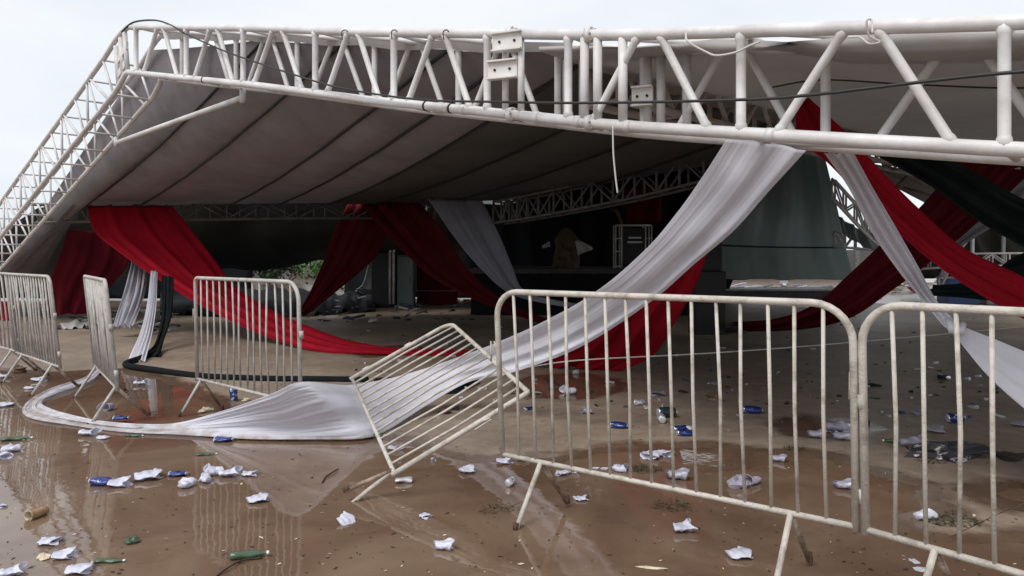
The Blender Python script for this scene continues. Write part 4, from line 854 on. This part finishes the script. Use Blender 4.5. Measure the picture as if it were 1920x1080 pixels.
# behind the near barrier
cup(1066, 738, 30, 'white cup in the small dark round puddle', 3); cup(1101, 776, 28, 'clear cup left of the first blue can', 5, 'cup_clear'); can(991, 769, 20, 'blue can beside the rounded corner of the toppled barrier', v=2)
can(1160, 804, 32, 'blue can with a white end, alone behind the near barrier', v=1, rot=-.1); can(1198, 761, 20, 'small silver can, left of a pair far behind the bars', 'can_silver', 0); can(1213, 768, 20, 'small silver can, right of a pair far behind the bars', 'can_silver', 1)
can(1250, 784, 36, 'dark green can behind another showing its white end', 'can_dark', 0, rot=.2); can(1240, 793, 28, 'can with a round white end facing the camera', 'can_silver', 0, rot=1.5)
can(1274, 806, 30, 'crushed blue can upper left of a tight trio', v=2, rot=.5); can(1290, 806, 22, 'pale can upper right of a tight trio', 'can_silver', 1); can(1284, 818, 30, 'crushed blue can lowest of a tight trio', v=1, rot=.1)
can(1410, 776, 36, 'bright blue crumpled can in the middle behind the near barrier', v=1, rot=0); cup(1222, 856, 44, 'crumpled lilac-white cup, left of two in the water', 6); cup(1246, 852, 34, 'folded lilac-white cup, right of two in the water', 0)
scr('paper', 1117, 876, 14, 'paper_scrap', 'tiny white scrap on the rail, left of two', 'paper scrap'); scr('paper', 1133, 877, 16, 'paper_scrap', 'tiny white scrap on the rail, right of two', 'paper scrap')
cup(1162, 882, 34, 'ring-shaped white cup just behind the lower rail', 1); cup(1054, 888, 32, 'white cup behind the front leg of the near barrier', 0); cup(1072, 884, 24, 'flattened white cup right behind the front leg', 4)
cup(1088, 935, 32, 'white lid-like cup at the rear leg foot of the near barrier', 2, rot=.2); cup(1268, 896, 44, 'big crinkled clear cup above the lower rail', 5, 'cup_clear', rot=.2); cup(1411, 906, 34, 'clear cup showing a round base above the lower rail', 3, 'cup_clear')
scr('clear', 1382, 912, 42, 'plastic_bag', 'pale clear plastic bag beside the clear round-based cup', 'plastic bag'); cup(1458, 863, 30, 'clear cup lying at the edge of the wet patch', 5, 'cup_clear', rot=0)
cup(1280, 994, 50, 'flat white cup in the water in front of the near barrier', 4, rot=.05); cup(1385, 1042, 54, 'white cup nearest the camera, pointing up', 6, rot=.2)
scr('chip', 1220, 1062, 14, 'wood_chip', 'tan splinter near the bottom edge', 'splinter'); scr('brown_stone', 1340, 752, 34, 'dark_scrap', 'brown flattened scrap far behind the bars', 'scrap')
cup(1235, 742, 34, 'faint pinkish clear cup far behind the bars', 2, 'cup_clear'); cup(1340, 722, 18, 'small pale cup far back near the rope', 2, 'cup_clear')
# right
cup(1530, 820, 36, 'clear cup left of the cluster beside the doubled post', 5, 'cup_clear', rot=0); cup(1565, 808, 40, 'clear cup topmost in the cluster beside the doubled post', 3, 'cup_clear'); cup(1577, 824, 38, 'clear cup lowest in the cluster beside the doubled post', 5, 'cup_clear', rot=.1)
scr('black', 1638, 725, 20, 'dark_scrap', 'dark scrap with a pale fleck right of the doubled post', 'scrap'); can(1770, 712, 26, 'dark can far back under the white drape', 'can_dark', 1); cup(1722, 778, 30, 'flattened clear cup upper middle behind the right barrier', 2, 'cup_clear')
can(1791, 794, 32, 'bright blue can with a white end behind the right barrier', v=0, rot=.05); bot_(1676, 832, 40, 'dark green bottle behind the right barrier', 2, rot=3.0); cup(1704, 838, 34, 'clear cup beside the dark green bottle, upright', 3, 'cup_clear'); cup(1730, 832, 30, 'lilac clear cup against the striped cloth', 5, 'cup_clear')
cup(1752, 812, 44, 'long clear cup behind the striped cloth', 0, 'cup_clear', rot=.1); scr('stripe', 1778, 856, 88, 'striped_cloth', 'crumpled black cloth with pale stripes on the floor behind the right barrier', 'cloth', rot=.1); can(1722, 858, 24, 'squashed can at the left end of the striped cloth', 'can_silver', 1)
cup(1790, 868, 30, 'clear cup in front of the striped cloth', 4, 'cup_clear'); cup(1908, 800, 32, 'clear cup at the right photo edge', 0, 'cup_clear'); cup(1582, 914, 40, 'large clear cup beside the doubled post, in the water', 5, 'cup_clear', rot=.3)
cup(1732, 974, 38, 'crinkled white cup beside the grass clump', 3); scr('leaf_dark', 1895, 858, 60, 'wet_leaves', 'dark wet leaves at the right edge behind the barrier', 'leaves'); scr('paper', 1714, 1050, 20, 'paper_scrap', 'white scrap under the rail of the right barrier', 'paper scrap'); scr('paper', 1730, 1066, 26, 'paper_scrap', 'pinkish white scrap nearest the bottom edge at the right', 'paper scrap')
# leaves and grass clumps
def clump(X, Y, rad, n, label, m='leaf_green'):
    c = G(X, Y, .004); r = random.Random(label); vs = []; fs = []
    for i in range(n):
        a = r.uniform(0, 6.28); q = rad * math.sqrt(r.random()); p = Vector((q * math.cos(a) * 1.4, q * math.sin(a), r.uniform(0, .02))); b = r.uniform(0, 6.28); L = r.uniform(.012, .04)
        d = Vector((math.cos(b), math.sin(b), r.uniform(0, .4))) * L; s = Vector((-math.sin(b), math.cos(b), 0)) * .006
        k = len(vs); vs += [p - s, p + d * .6 + UP * .004, p + d, p + s]; fs.append((k, k + 1, k + 2, k + 3))
    o = mesh_obj('weed_clump', vs, fs, m, loc=c); tag(o, label, 'weeds', 'clumps of torn weeds')
clump(1205, 880, .10, 150, 'dark green weeds in the water just behind the lower rail'); clump(1260, 950, .09, 90, 'torn weeds in the water in front of the near barrier'); clump(1782, 978, .12, 190, 'green weeds beside the crinkled cup behind the right barrier')
clump(935, 956, .08, 60, 'faint weeds left of the near barrier foot'); clump(1490, 843, .06, 50, 'small weeds at the edge of the wet patch'); clump(1745, 868, .07, 60, 'weeds under the striped cloth')
r = random.Random(77); vs = []; fs = []
for i in range(1500):
    X = r.uniform(-20, 1940); Y = r.uniform(690, 1078); p = G(X, Y, .0)
    p.z = max(0, float(gheight(np.array([p.x]), np.array([p.y]))[0])) + .003; a = r.uniform(0, 6.28); s = r.uniform(.003, .012) if i > 300 else r.uniform(.006, .022)
    u = Vector((math.cos(a), math.sin(a), .15)) * s; v = Vector((-math.sin(a), math.cos(a), .1)) * s * .45; k = len(vs)
    vs += [p - u, p + v, p + u, p - v]; fs.append((k, k + 1, k + 2, k + 3))
me_fm = [r.choice((0, 0, 0, 1, 2)) for _ in fs]
o = mesh_obj('leaf_litter', vs, fs, 'leaf_dark', mats=['leaf_dark', 'brown_stone', 'cream'], fm=me_fm); tag(o, 'tiny leaves and crumbs strewn over the wet ground', kind='stuff')
print('objects', len(bpy.data.objects))
